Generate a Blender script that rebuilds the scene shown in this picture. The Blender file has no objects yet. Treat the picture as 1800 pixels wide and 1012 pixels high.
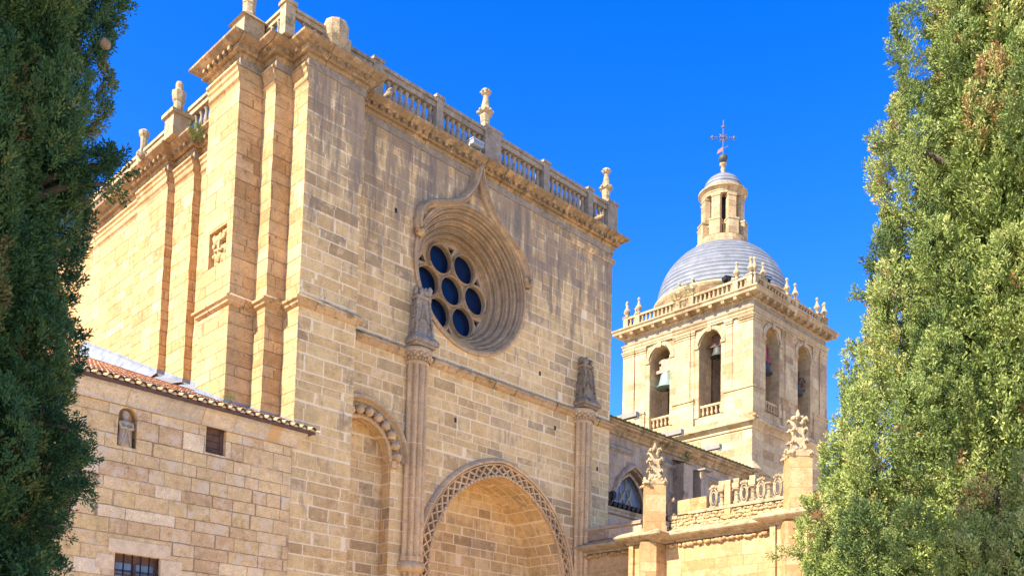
import bpy, math, random
import numpy as np
from mathutils import Vector
from mathutils.geometry import tessellate_polygon

SC = bpy.context.scene
COL = SC.collection
R = math.radians
PI = math.pi
rnd = random.Random(7)

# ------------------------------------------------------------------ camera
YAW, PITCH, ROLL = R(44.65), R(4.67), R(-1.45)
F = np.array([math.sin(YAW) * math.cos(PITCH), math.cos(YAW) * math.cos(PITCH), math.sin(PITCH)])
X0 = np.array([math.cos(YAW), -math.sin(YAW), 0.0])
D0 = np.cross(F, X0)
CX = X0 * math.cos(ROLL) + D0 * math.sin(ROLL)
CD = -X0 * math.sin(ROLL) + D0 * math.cos(ROLL)
cam_d = bpy.data.cameras.new("camera")
cam = bpy.data.objects.new("camera", cam_d)
COL.objects.link(cam)
from mathutils import Matrix
cam.matrix_world = Matrix(((CX[0], -CD[0], -F[0], 0.0), (CX[1], -CD[1], -F[1], 0.0), (CX[2], -CD[2], -F[2], 1.6), (0, 0, 0, 1)))
cam_d.sensor_width = 36.0
cam_d.lens = 1729.4 / 1800 * 36
cam_d.shift_y = (1131.5 - 506) / 1800
cam_d.clip_end = 5000
SC.camera = cam

# ------------------------------------------------------------------ sky, sun, exposure
SUN_EL, SUN_AZ = R(40), R(-82.5)          # azimuth from +Y towards +X
w = bpy.data.worlds.new("World"); SC.world = w; w.use_nodes = True
nt = w.node_tree
for n in list(nt.nodes): nt.nodes.remove(n)
sky = nt.nodes.new("ShaderNodeTexSky"); sky.sky_type = 'NISHITA'; sky.sun_disc = False
sky.sun_elevation = SUN_EL; sky.sun_rotation = SUN_AZ
sky.altitude = 700; sky.air_density = 0.9; sky.dust_density = 0.45; sky.ozone_density = 2.2
hs = nt.nodes.new("ShaderNodeHueSaturation"); hs.inputs['Saturation'].default_value = 1.42; hs.inputs['Hue'].default_value = 0.519
bg = nt.nodes.new("ShaderNodeBackground"); bg.inputs['Strength'].default_value = 0.15
wo = nt.nodes.new("ShaderNodeOutputWorld")
nt.links.new(sky.outputs[0], hs.inputs['Color']); nt.links.new(hs.outputs[0], bg.inputs['Color']); nt.links.new(bg.outputs[0], wo.inputs['Surface'])
sun_d = bpy.data.lights.new("sun", 'SUN'); sun_d.energy = 4.3; sun_d.angle = R(0.5); sun_d.color = (1.0, 0.93, 0.80)
sun = bpy.data.objects.new("sun", sun_d); COL.objects.link(sun)
to_sun = Vector((math.sin(SUN_AZ) * math.cos(SUN_EL), math.cos(SUN_AZ) * math.cos(SUN_EL), math.sin(SUN_EL)))
sun.rotation_euler = to_sun.to_track_quat('Z', 'Y').to_euler()
SC.view_settings.view_transform = 'Standard'; SC.view_settings.look = 'None'
SC.view_settings.exposure = 1.52; SC.view_settings.gamma = 1.0

# ------------------------------------------------------------------ materials
class N:
    """small node-graph helper"""
    def __init__(s, name):
        s.m = bpy.data.materials.new(name); s.m.use_nodes = True
        s.t = s.m.node_tree; s.bsdf = s.t.nodes['Principled BSDF']; s.out = s.t.nodes['Material Output']
    def node(s, kind, **kw):
        n = s.t.nodes.new(kind)
        for k, v in kw.items(): setattr(n, k, v)
        return n
    def link(s, a, b): s.t.links.new(a, b)
    def put(s, sock, v):
        if hasattr(v, 'is_output') or isinstance(v, bpy.types.NodeSocket): s.link(v, sock)
        elif v is not None: sock.default_value = v
    def math(s, op, a, b=None, c=None, clamp=False):
        n = s.node('ShaderNodeMath', operation=op); n.use_clamp = clamp
        s.put(n.inputs[0], a); s.put(n.inputs[1], b); s.put(n.inputs[2], c)
        return n.outputs[0]
    def vec(s, x=0.0, y=0.0, z=0.0):
        n = s.node('ShaderNodeCombineXYZ'); s.put(n.inputs[0], x); s.put(n.inputs[1], y); s.put(n.inputs[2], z)
        return n.outputs[0]
    def sep(s, v):
        n = s.node('ShaderNodeSeparateXYZ'); s.link(v, n.inputs[0]); return n.outputs
    def noise(s, v, scale=5, detail=3, rough=0.5, dim='3D', w=None):
        n = s.node('ShaderNodeTexNoise', noise_dimensions=dim)
        n.inputs['Scale'].default_value = scale; n.inputs['Detail'].default_value = detail; n.inputs['Roughness'].default_value = rough
        if dim == '1D': s.put(n.inputs['W'], v)
        else: s.link(v, n.inputs['Vector'])
        return n.outputs['Fac']
    def white(s, v, dim='2D'):
        n = s.node('ShaderNodeTexWhiteNoise', noise_dimensions=dim)
        s.link(v, n.inputs['W'] if dim == '1D' else n.inputs['Vector'])
        return n.outputs['Value']
    def ramp(s, f, stops, interp='LINEAR'):
        n = s.node('ShaderNodeValToRGB'); cr = n.color_ramp; cr.interpolation = interp
        while len(cr.elements) < len(stops): cr.elements.new(0.5)
        for e, (p, c) in zip(cr.elements, stops):
            e.position = p; e.color = (c[0], c[1], c[2], 1)
        s.link(f, n.inputs[0]); return n.outputs[0]
    def smooth(s, v, a, b):
        n = s.node('ShaderNodeMapRange', interpolation_type='SMOOTHSTEP')
        s.put(n.inputs['Value'], v); n.inputs['From Min'].default_value = a; n.inputs['From Max'].default_value = b
        return n.outputs[0]
    def mix(s, f, a, b, mode='MIX'):
        n = s.node('ShaderNodeMix', data_type='RGBA', blend_type=mode)
        s.put(n.inputs[0], f)
        for sock, v in ((n.inputs[6], a), (n.inputs[7], b)):
            if isinstance(v, tuple): sock.default_value = (v[0], v[1], v[2], 1)
            else: s.link(v, sock)
        return n.outputs[2]
    def uv(s): return s.node('ShaderNodeUVMap').outputs[0]
    def pos(s): return s.node('ShaderNodeNewGeometry').outputs['Position']
    def bump(s, h, dist=0.02, strength=1.0):
        n = s.node('ShaderNodeBump'); n.inputs['Distance'].default_value = dist; n.inputs['Strength'].default_value = strength
        s.link(h, n.inputs['Height']); s.link(n.outputs[0], s.bsdf.inputs['Normal'])
    def fin(s, col, rough=0.9, metal=0.0, spec=0.25):
        s.put(s.bsdf.inputs['Base Color'], col if not isinstance(col, tuple) else (*col, 1))
        s.put(s.bsdf.inputs['Roughness'], rough); s.bsdf.inputs['Metallic'].default_value = metal
        s.bsdf.inputs['Specular IOR Level'].default_value = spec
        return s.m

def ashlar(name, h, wd, mort_w, stops, mort_col, mort_amt=0.85, hjit=0.35, bump=0.012, patch=0.35, patch_col=None,
           stain=0.0, stain_z=(18, 25), stain_col=(0.10, 0.085, 0.065), seed=0.0, mort_rough=0.012, lichen=0.0, fade=0.0, streak=0.0):
    s = N(name)
    uvw = s.sep(s.uv()); u, v = uvw[0], uvw[1]
    pos = s.pos()
    wob = s.noise(pos, 1.3, 2)
    wobf = s.noise(pos, 9.0, 2)
    v1 = s.math('ADD', v, s.math('MULTIPLY', s.math('SUBTRACT', wob, 0.5), 0.035))
    v1 = s.math('ADD', v1, s.math('MULTIPLY', s.math('SUBTRACT', wobf, 0.5), mort_rough))
    v2 = s.math('ADD', v1, s.math('MULTIPLY', s.noise(s.math('ADD', v1, seed), 1.1 / h * 0.45, 0, dim='1D'), h * hjit * 2.2))
    vr = s.math('DIVIDE', v2, h)
    row = s.math('FLOOR', vr); fv = s.math('FRACT', vr)
    r1 = s.white(s.math('ADD', row, seed + 0.37), '1D')
    r2 = s.white(s.math('ADD', row, seed + 91.7), '1D')
    u1 = s.math('ADD', u, s.math('MULTIPLY', s.math('SUBTRACT', wobf, 0.5), mort_rough))
    wrow = s.math('MULTIPLY_ADD', r2, wd * 0.5, wd * 0.75)
    ur = s.math('ADD', s.math('DIVIDE', u1, wrow), s.math('MULTIPLY', r1, 17.3))
    un = s.noise(s.math('MULTIPLY_ADD', row, 31.7, ur), 0.9, 0, dim='1D')
    ur = s.math('ADD', ur, s.math('MULTIPLY', un, 0.95))
    col = s.math('FLOOR', ur); fu = s.math('FRACT', ur)
    cell = s.white(s.vec(col, row, 0), '2D')
    cell2 = s.white(s.vec(s.math('ADD', col, 57.0), row, 0), '2D')
    du = s.math('MULTIPLY', s.math('MINIMUM', fu, s.math('SUBTRACT', 1.0, fu)), wd)
    dv = s.math('MULTIPLY', s.math('MINIMUM', fv, s.math('SUBTRACT', 1.0, fv)), h)
    d = s.math('MINIMUM', du, dv)
    d = s.math('ADD', d, s.math('MULTIPLY', s.math('SUBTRACT', s.noise(pos, 14, 3, 0.6), 0.5), mort_w * 1.6))
    joint = s.math('SUBTRACT', 1.0, s.smooth(d, mort_w * 0.55, mort_w * 1.25))
    base = s.ramp(cell, stops)
    big = s.noise(pos, 0.55, 4, 0.6)
    med = s.noise(pos, 4.5, 5, 0.65)
    fine = s.noise(pos, 30, 3, 0.7)
    base = s.mix(0.85, base, s.ramp(big, [(0.3, (0.80, 0.78, 0.76)), (0.7, (1.18, 1.15, 1.10))]), 'MULTIPLY')
    base = s.mix(0.9, base, s.ramp(med, [(0.25, (0.56, 0.53, 0.50)), (0.42, (0.92, 0.91, 0.90)), (0.6, (1.06, 1.06, 1.05)), (0.78, (1.28, 1.28, 1.25))]), 'MULTIPLY')
    base = s.mix(0.9, base, s.ramp(fine, [(0.3, (0.62, 0.59, 0.56)), (0.55, (1, 1, 1)), (0.72, (1.25, 1.25, 1.25))]), 'MULTIPLY')
    if patch_col:
        pm = s.smooth(s.math('ADD', s.noise(pos, 3.2, 5, 0.7), s.math('MULTIPLY', cell2, 0.16)), 0.60, 0.72)
        base = s.mix(s.math('MULTIPLY', pm, patch), base, patch_col)
    # pock marks
    vo = s.node('ShaderNodeTexVoronoi'); vo.inputs['Scale'].default_value = 5.0; s.link(pos, vo.inputs['Vector'])
    pock = s.math('SUBTRACT', 1.0, s.smooth(vo.outputs['Distance'], 0.05, 0.13))
    pock = s.math('MULTIPLY', pock, s.smooth(s.noise(pos, 1.9, 2), 0.52, 0.62))
    base = s.mix(s.math('MULTIPLY', pock, 0.55), base, (0.06, 0.045, 0.03))
    jm = s.math('MULTIPLY', joint, mort_amt)
    if fade: jm = s.math('MULTIPLY', jm, s.smooth(s.noise(pos, 0.9, 3, 0.6), 0.5 - fade, 0.5 + 0.12))
    colr = s.mix(jm, base, mort_col)
    if stain:
        z = s.sep(pos)[2]
        st = s.node('ShaderNodeMapping'); st.inputs['Scale'].default_value = (1.6, 1.6, 0.35); s.link(pos, st.inputs['Vector'])
        sn = s.noise(st.outputs[0], 1.4, 6, 0.68)
        zz = s.smooth(z, stain_z[0], stain_z[1])
        sm = s.smooth(s.math('MULTIPLY_ADD', zz, 0.22, s.math('MULTIPLY_ADD', cell2, 0.10, sn)), 0.62, 0.80)
        colr = s.mix(s.math('MULTIPLY', sm, stain), colr, stain_col)
    if streak:
        z = s.sep(pos)[2]
        st = s.node('ShaderNodeMapping'); st.inputs['Scale'].default_value = (2.6, 2.6, 0.16); s.link(pos, st.inputs['Vector'])
        sk = s.smooth(s.noise(st.outputs[0], 1.0, 6, 0.75), 0.44, 0.62)
        zz = s.math('MULTIPLY', s.smooth(s.math('ADD', z, s.math('MULTIPLY', sk, 1.5)), 17.0, 24.0), s.smooth(med, 0.25, 0.5))
        colr = s.mix(s.math('MULTIPLY', s.math('MULTIPLY', sk, zz), streak), colr, (0.17, 0.135, 0.105))
    if lichen:
        ln = s.smooth(s.noise(pos, 2.6, 6, 0.75), 0.51, 0.64)
        nz = s.sep(s.node('ShaderNodeNewGeometry').outputs['Normal'])[2]
        up = s.smooth(nz, -0.2, 0.6)
        colr = s.mix(s.math('MULTIPLY', ln, s.math('MULTIPLY_ADD', up, lichen * 0.6, lichen * 0.5)), colr, (0.085, 0.075, 0.035))
    hgt = s.math('ADD', s.math('MULTIPLY', joint, -0.8), s.math('ADD', s.math('MULTIPLY', med, 0.55), s.math('MULTIPLY', fine, 0.35)))
    hgt = s.math('SUBTRACT', s.math('MULTIPLY_ADD', cell2, 0.5, hgt), s.math('MULTIPLY', pock, 0.8))
    s.bump(hgt, bump, 1.0)
    return s.fin(colr, 0.92, 0, 0.15)

M = {}
M['facade'] = ashlar("facade stone", 0.41, 0.86, 0.028,
    [(0.0, (0.42, 0.275, 0.13)), (0.12, (0.64, 0.415, 0.18)), (0.5, (0.71, 0.47, 0.20)), (0.78, (0.76, 0.52, 0.235)), (0.9, (0.62, 0.42, 0.195)), (1.0, (0.45, 0.31, 0.165))],
    (0.90, 0.68, 0.40), 0.8, patch=0.5, patch_col=(0.80, 0.56, 0.27), stain=0.75, stain_z=(15, 24), stain_col=(0.25, 0.175, 0.115), streak=0.8)
M['side'] = ashlar("golden side stone", 0.44, 1.15, 0.017,
    [(0.0, (0.42, 0.25, 0.105)), (0.3, (0.51, 0.32, 0.14)), (0.55, (0.57, 0.37, 0.17)), (0.8, (0.47, 0.295, 0.135)), (1.0, (0.64, 0.44, 0.225))],
    (0.17, 0.10, 0.045), 0.7, seed=3.1, patch=0.4, patch_col=(0.60, 0.42, 0.21), stain=0.2, stain_z=(20, 25), fade=0.25)
M['annex'] = ashlar("annex rubble ashlar", 0.40, 0.84, 0.015,
    [(0.0, (0.58, 0.37, 0.185)), (0.2, (0.68, 0.45, 0.215)), (0.45, (0.72, 0.485, 0.235)), (0.65, (0.67, 0.455, 0.195)), (0.85, (0.75, 0.515, 0.26)), (0.96, (0.79, 0.57, 0.31)), (1.0, (0.86, 0.66, 0.40))],
    (0.14, 0.09, 0.055), 0.7, hjit=0.42, seed=8.3, patch=0.65, patch_col=(0.68, 0.52, 0.34), fade=0.3, mort_rough=0.03)
M['chapel'] = ashlar("chapel golden stone", 0.50, 1.15, 0.010,
    [(0.0, (0.40, 0.235, 0.095)), (0.4, (0.49, 0.31, 0.14)), (0.7, (0.53, 0.355, 0.175)), (1.0, (0.44, 0.275, 0.125))],
    (0.30, 0.18, 0.08), 0.5, seed=5.5, patch=0.5, patch_col=(0.58, 0.41, 0.21), fade=0.2)
M['tower'] = ashlar("tower stone", 0.55, 1.15, 0.012,
    [(0.0, (0.37, 0.23, 0.115)), (0.25, (0.50, 0.345, 0.18)), (0.5, (0.60, 0.445, 0.24)), (0.75, (0.46, 0.315, 0.17)), (1.0, (0.64, 0.49, 0.28))],
    (0.27, 0.18, 0.105), 0.5, seed=1.9, patch=0.4, patch_col=(0.55, 0.41, 0.26), fade=0.2, stain=0.25, stain_z=(22, 33))
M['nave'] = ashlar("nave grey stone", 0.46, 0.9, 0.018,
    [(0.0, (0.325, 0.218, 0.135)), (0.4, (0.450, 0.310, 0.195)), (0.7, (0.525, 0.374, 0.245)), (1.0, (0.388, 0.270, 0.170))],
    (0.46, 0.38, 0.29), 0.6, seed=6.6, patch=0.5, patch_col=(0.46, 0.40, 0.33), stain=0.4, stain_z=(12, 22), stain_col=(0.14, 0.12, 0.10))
M['trim'] = ashlar("weathered carved stone", 60.0, 1.1, 0.012,
    [(0.0, (0.44, 0.275, 0.125)), (0.5, (0.55, 0.35, 0.165)), (1.0, (0.60, 0.40, 0.205))],
    (0.10, 0.07, 0.04), 0.75, seed=2.2, patch=0.4, patch_col=(0.50, 0.38, 0.25), lichen=1.1, bump=0.04, stain=0.6, stain_z=(14, 23), stain_col=(0.13, 0.095, 0.055))
M['carved'] = ashlar("clean carved stone", 0.5, 30.0, 0.012,
    [(0.0, (0.60, 0.39, 0.19)), (0.5, (0.68, 0.45, 0.225)), (1.0, (0.62, 0.42, 0.215))],
    (0.86, 0.63, 0.37), 0.8, seed=4.2, patch=0.4, patch_col=(0.58, 0.42, 0.25), bump=0.02, stain=0.35, stain_z=(5, 16), stain_col=(0.30, 0.22, 0.15))
M['rosetrim'] = ashlar("rose moulding stone", 60, 0.7, 0.010,
    [(0.0, (0.44, 0.29, 0.155)), (0.5, (0.53, 0.365, 0.205)), (1.0, (0.48, 0.335, 0.195))],
    (0.22, 0.15, 0.09), 0.5, seed=9.2, patch=0.4, patch_col=(0.46, 0.36, 0.25), bump=0.02, lichen=0.3, stain=0.4, stain_z=(16, 23), stain_col=(0.20, 0.15, 0.09))
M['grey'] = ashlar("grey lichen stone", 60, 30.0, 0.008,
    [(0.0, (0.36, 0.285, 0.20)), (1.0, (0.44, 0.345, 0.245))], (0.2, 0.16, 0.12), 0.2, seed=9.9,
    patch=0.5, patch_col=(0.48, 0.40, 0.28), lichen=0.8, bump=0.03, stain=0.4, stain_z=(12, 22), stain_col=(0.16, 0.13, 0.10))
M['mossy'] = ashlar("mossy carved stone", 60, 30.0, 0.008,
    [(0.0, (0.22, 0.165, 0.105)), (1.0, (0.31, 0.235, 0.15))], (0.1, 0.08, 0.06), 0.2, seed=19.9,
    patch=0.6, patch_col=(0.40, 0.31, 0.20), lichen=1.3, bump=0.06)
M['pale'] = ashlar("pale pinnacle stone", 60, 30.0, 0.008,
    [(0.0, (0.36, 0.265, 0.15)), (1.0, (0.45, 0.335, 0.195))], (0.3, 0.24, 0.16), 0.2, seed=11.9,
    patch=0.6, patch_col=(0.48, 0.37, 0.22), lichen=0.9, bump=0.03)
M['rubble'] = ashlar("rubble core stone", 0.16, 0.24, 0.014,
    [(0.0, (0.42, 0.27, 0.11)), (0.5, (0.58, 0.42, 0.2)), (1.0, (0.66, 0.52, 0.3))], (0.55, 0.44, 0.28), 0.6, hjit=0.6, seed=12.9, bump=0.06, mort_rough=0.09)
M['flesh'] = ashlar("statue stone", 60, 30, 0.01, [(0, (0.44, 0.33, 0.22)), (1, (0.5, 0.39, 0.27))], (0.3, 0.2, 0.1), 0.1, seed=3.9,
    patch=0.5, patch_col=(0.30, 0.27, 0.22), bump=0.015)

M['eaves'] = ashlar("moulded eaves stone", 60, 1.5, 0.012, [(0, (0.60, 0.46, 0.29)), (0.5, (0.66, 0.51, 0.33)), (1, (0.58, 0.47, 0.33))],
    (0.55, 0.30, 0.10), 0.7, seed=21.2, patch=0.5, patch_col=(0.64, 0.44, 0.20), bump=0.02, stain=0.3, stain_z=(30, 40), stain_col=(0.45, 0.38, 0.28))

def simple(name, col, rough=0.8, metal=0.0, spec=0.3, scale=6.0, amp=0.35, bump=0.006, detail=5):
    s = N(name); p = s.pos()
    f = s.noise(p, scale, detail, 0.62)
    lo = tuple(c * (1 - amp) for c in col); hi = tuple(min(1, c * (1 + amp)) for c in col)
    c = s.ramp(f, [(0.28, lo), (0.72, hi)])
    g = s.noise(p, scale * 7, 3, 0.6)
    c = s.mix(0.5, c, s.ramp(g, [(0.3, (0.75, 0.75, 0.75)), (0.7, (1.2, 1.2, 1.2))]), 'MULTIPLY')
    s.bump(s.math('ADD', f, s.math('MULTIPLY', g, 0.4)), bump)
    return s.fin(c, rough, metal, spec)

def tile_mat():
    s = N("clay roof tile"); p = s.pos(); uvw = s.sep(s.uv())
    c1 = s.white(s.vec(s.math('FLOOR', s.math('DIVIDE', uvw[0], 0.155)), s.math('FLOOR', s.math('DIVIDE', uvw[1], 0.40)), 0))
    c = s.ramp(c1, [(0, (0.56, 0.26, 0.125)), (0.35, (0.66, 0.34, 0.17)), (0.7, (0.72, 0.43, 0.24)), (1, (0.66, 0.50, 0.33))])
    n = s.noise(p, 7, 5, 0.7)
    c = s.mix(0.7, c, s.ramp(n, [(0.3, (0.7, 0.66, 0.6)), (0.7, (1.2, 1.2, 1.15))]), 'MULTIPLY')
    y = s.sep(p)[1]
    edge = s.math('SUBTRACT', 1.0, s.smooth(s.math('ADD', y, s.math('MULTIPLY', s.noise(p, 5, 4, 0.7), 0.9)), 26.9, 27.7))
    c = s.mix(s.math('MULTIPLY', edge, 0.8), c, s.ramp(s.noise(p, 9, 4, 0.7), [(0.35, (0.10, 0.085, 0.03)), (0.6, (0.36, 0.29, 0.16))]))
    ln = s.smooth(s.noise(p, 2.2, 6, 0.7), 0.56, 0.68)
    c = s.mix(s.math('MULTIPLY', ln, 0.5), c, (0.44, 0.33, 0.20))
    s.bump(n, 0.01)
    return s.fin(c, 0.92, 0, 0.15)
M['tile'] = tile_mat()
M['oldtile'] = simple("dark mossy tile", (0.05, 0.045, 0.04), 0.9, 0, 0.2, 5, 0.5, 0.015)
M['lead'] = simple("lead flashing", (0.20, 0.215, 0.24), 0.6, 0.0, 0.3, 2.2, 0.35)
M['mortar'] = simple("pale lintel stone", (0.70, 0.50, 0.29), 0.95, 0, 0.1, 6, 0.2)
M['wood'] = simple("old brown wood", (0.13, 0.065, 0.04), 0.75, 0, 0.3, 5, 0.35)
M['yoke'] = simple("weathered yoke timber", (0.42, 0.27, 0.19), 0.85, 0, 0.2, 5, 0.3)
M['yokered'] = simple("red painted yoke", (0.25, 0.06, 0.045), 0.7, 0, 0.3, 5, 0.3)
M['iron'] = simple("dark iron", (0.045, 0.035, 0.03), 0.6, 0.3, 0.4, 12, 0.4)
M['wire'] = simple("grey forged iron", (0.13, 0.12, 0.14), 0.6, 0.3, 0.4, 12, 0.3)
M['flag'] = simple("faded red vane", (0.34, 0.18, 0.17), 0.7, 0, 0.3, 5, 0.2)
M['bronze'] = simple("verdigris bronze", (0.20, 0.27, 0.22), 0.6, 0.25, 0.4, 4, 0.25)
M['bronzedk'] = simple("dark bronze", (0.07, 0.07, 0.06), 0.6, 0.3, 0.4, 4, 0.3)
M['dark'] = simple("dark shade fill", (0.05, 0.042, 0.035), 0.95, 0, 0.1)  # near-black colour standing in for shade inside openings and holes
M['white'] = simple("painted white frame", (0.62, 0.62, 0.60), 0.6, 0, 0.3, 5, 0.08)
M['lampgrey'] = simple("grey lamp housing", (0.42, 0.43, 0.40), 0.5, 0.1, 0.4, 5, 0.1)
M['black'] = simple("black lamp housing", (0.02, 0.02, 0.022), 0.5, 0.0, 0.4, 5, 0.2)
M['moss'] = simple("moss", (0.15, 0.14, 0.05), 0.95, 0, 0.1, 9, 0.5, 0.03)
M['bark'] = simple("cypress bark", (0.13, 0.095, 0.07), 0.95, 0, 0.1, 8, 0.5, 0.03)
M['cone'] = simple("cypress cone", (0.28, 0.19, 0.11), 0.85, 0, 0.2, 20, 0.4, 0.01)
M['spout'] = simple("grey sheet spout", (0.30, 0.265, 0.22), 0.8, 0, 0.2, 4, 0.12)

def glass(name, col, rough=0.08, spec=0.5):
    s = N(name); p = s.pos()
    s.bump(s.noise(p, 2.3, 2), 0.012, 0.35)
    c = s.ramp(s.noise(p, 1.2, 3), [(0.3, tuple(a * 0.8 for a in col)), (0.7, tuple(a * 1.2 for a in col))])
    return s.fin(c, rough, 0, spec)
M['glass'] = glass("dark leaded glass", (0.003, 0.011, 0.036), 0.22, 0.25)
M['windowglass'] = glass("window glass", (0.20, 0.25, 0.32), 0.12)

def dome_mat():
    s = N("lead dome sheets"); p = s.pos(); uvw = s.sep(s.uv())
    z = s.sep(p)[2]
    n = s.noise(p, 1.4, 5, 0.65)
    zr = s.math('FRACT', s.math('DIVIDE', z, 0.34))
    seam = s.math('SUBTRACT', 1.0, s.smooth(zr, 0.08, 0.26))
    row = s.white(s.math('FLOOR', s.math('DIVIDE', z, 0.34)), '1D')
    c = s.ramp(n, [(0.3, (0.13, 0.133, 0.135)), (0.55, (0.195, 0.197, 0.198)), (0.75, (0.29, 0.287, 0.28))])
    c = s.mix(s.math('MULTIPLY', row, 0.4), c, (0.17, 0.175, 0.185))
    c = s.mix(s.math('MULTIPLY', seam, 0.8), c, (0.03, 0.035, 0.045))
    s.bump(s.math('MULTIPLY', seam, -1.0), 0.05)
    return s.fin(c, 0.55, 0.0, 0.4)
M['dome'] = dome_mat()

def leaf_mat(name, stops, brown=0.08):
    s = N(name)
    a = s.node('ShaderNodeAttribute'); a.attribute_name = 'tint'
    c = s.ramp(a.outputs['Fac'], stops)
    s.fin(c, 0.6, 0, 0.25)
    tr = s.node('ShaderNodeBsdfTranslucent'); s.link(c, tr.inputs['Color'])
    mx = s.node('ShaderNodeMixShader'); mx.inputs[0].default_value = 0.10
    s.link(s.bsdf.outputs[0], mx.inputs[1]); s.link(tr.outputs[0], mx.inputs[2]); s.link(mx.outputs[0], s.out.inputs['Surface'])
    return s.m
M['leaf_sun'] = leaf_mat("cypress foliage", [(0, (0.065, 0.10, 0.028)), (0.3, (0.155, 0.21, 0.05)), (0.6, (0.28, 0.33, 0.08)), (0.86, (0.46, 0.47, 0.15)), (0.95, (0.40, 0.26, 0.08)), (1.0, (0.26, 0.13, 0.05))])
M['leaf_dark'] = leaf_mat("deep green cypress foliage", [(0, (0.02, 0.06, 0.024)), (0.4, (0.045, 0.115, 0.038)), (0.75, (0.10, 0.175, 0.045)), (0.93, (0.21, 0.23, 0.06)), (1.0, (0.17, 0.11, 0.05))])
M['weed'] = leaf_mat("wall weed foliage", [(0, (0.05, 0.11, 0.02)), (1.0, (0.16, 0.22, 0.05))])

def ground_mat():
    s = N("stone plaza paving"); p = s.pos()
    br = s.node('ShaderNodeTexBrick'); s.link(p, br.inputs['Vector']); br.inputs['Scale'].default_value = 1.4
    br.inputs['Color1'].default_value = (0.70, 0.58, 0.43, 1); br.inputs['Color2'].default_value = (0.62, 0.50, 0.37, 1); br.inputs['Mortar'].default_value = (0.40, 0.32, 0.24, 1)
    n = s.noise(p, 0.7, 5, 0.6)
    c = s.mix(0.7, br.outputs[0], s.ramp(n, [(0.3, (0.8, 0.8, 0.8)), (0.7, (1.15, 1.15, 1.15))]), 'MULTIPLY')
    return s.fin(c, 0.9, 0, 0.2)
M['ground'] = ground_mat()

# ------------------------------------------------------------------ mesh helpers
def mapY(Y0):            # wall facing -Y: (x, z, depth) -> depth positive goes into the wall
    return lambda a, b, h: (a, Y0 + h, b)
def mapX(Xc):            # wall facing -X
    return lambda a, b, h: (Xc + h, a, b)
def mapZ(a, b, h): return (a, b, h)

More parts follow.
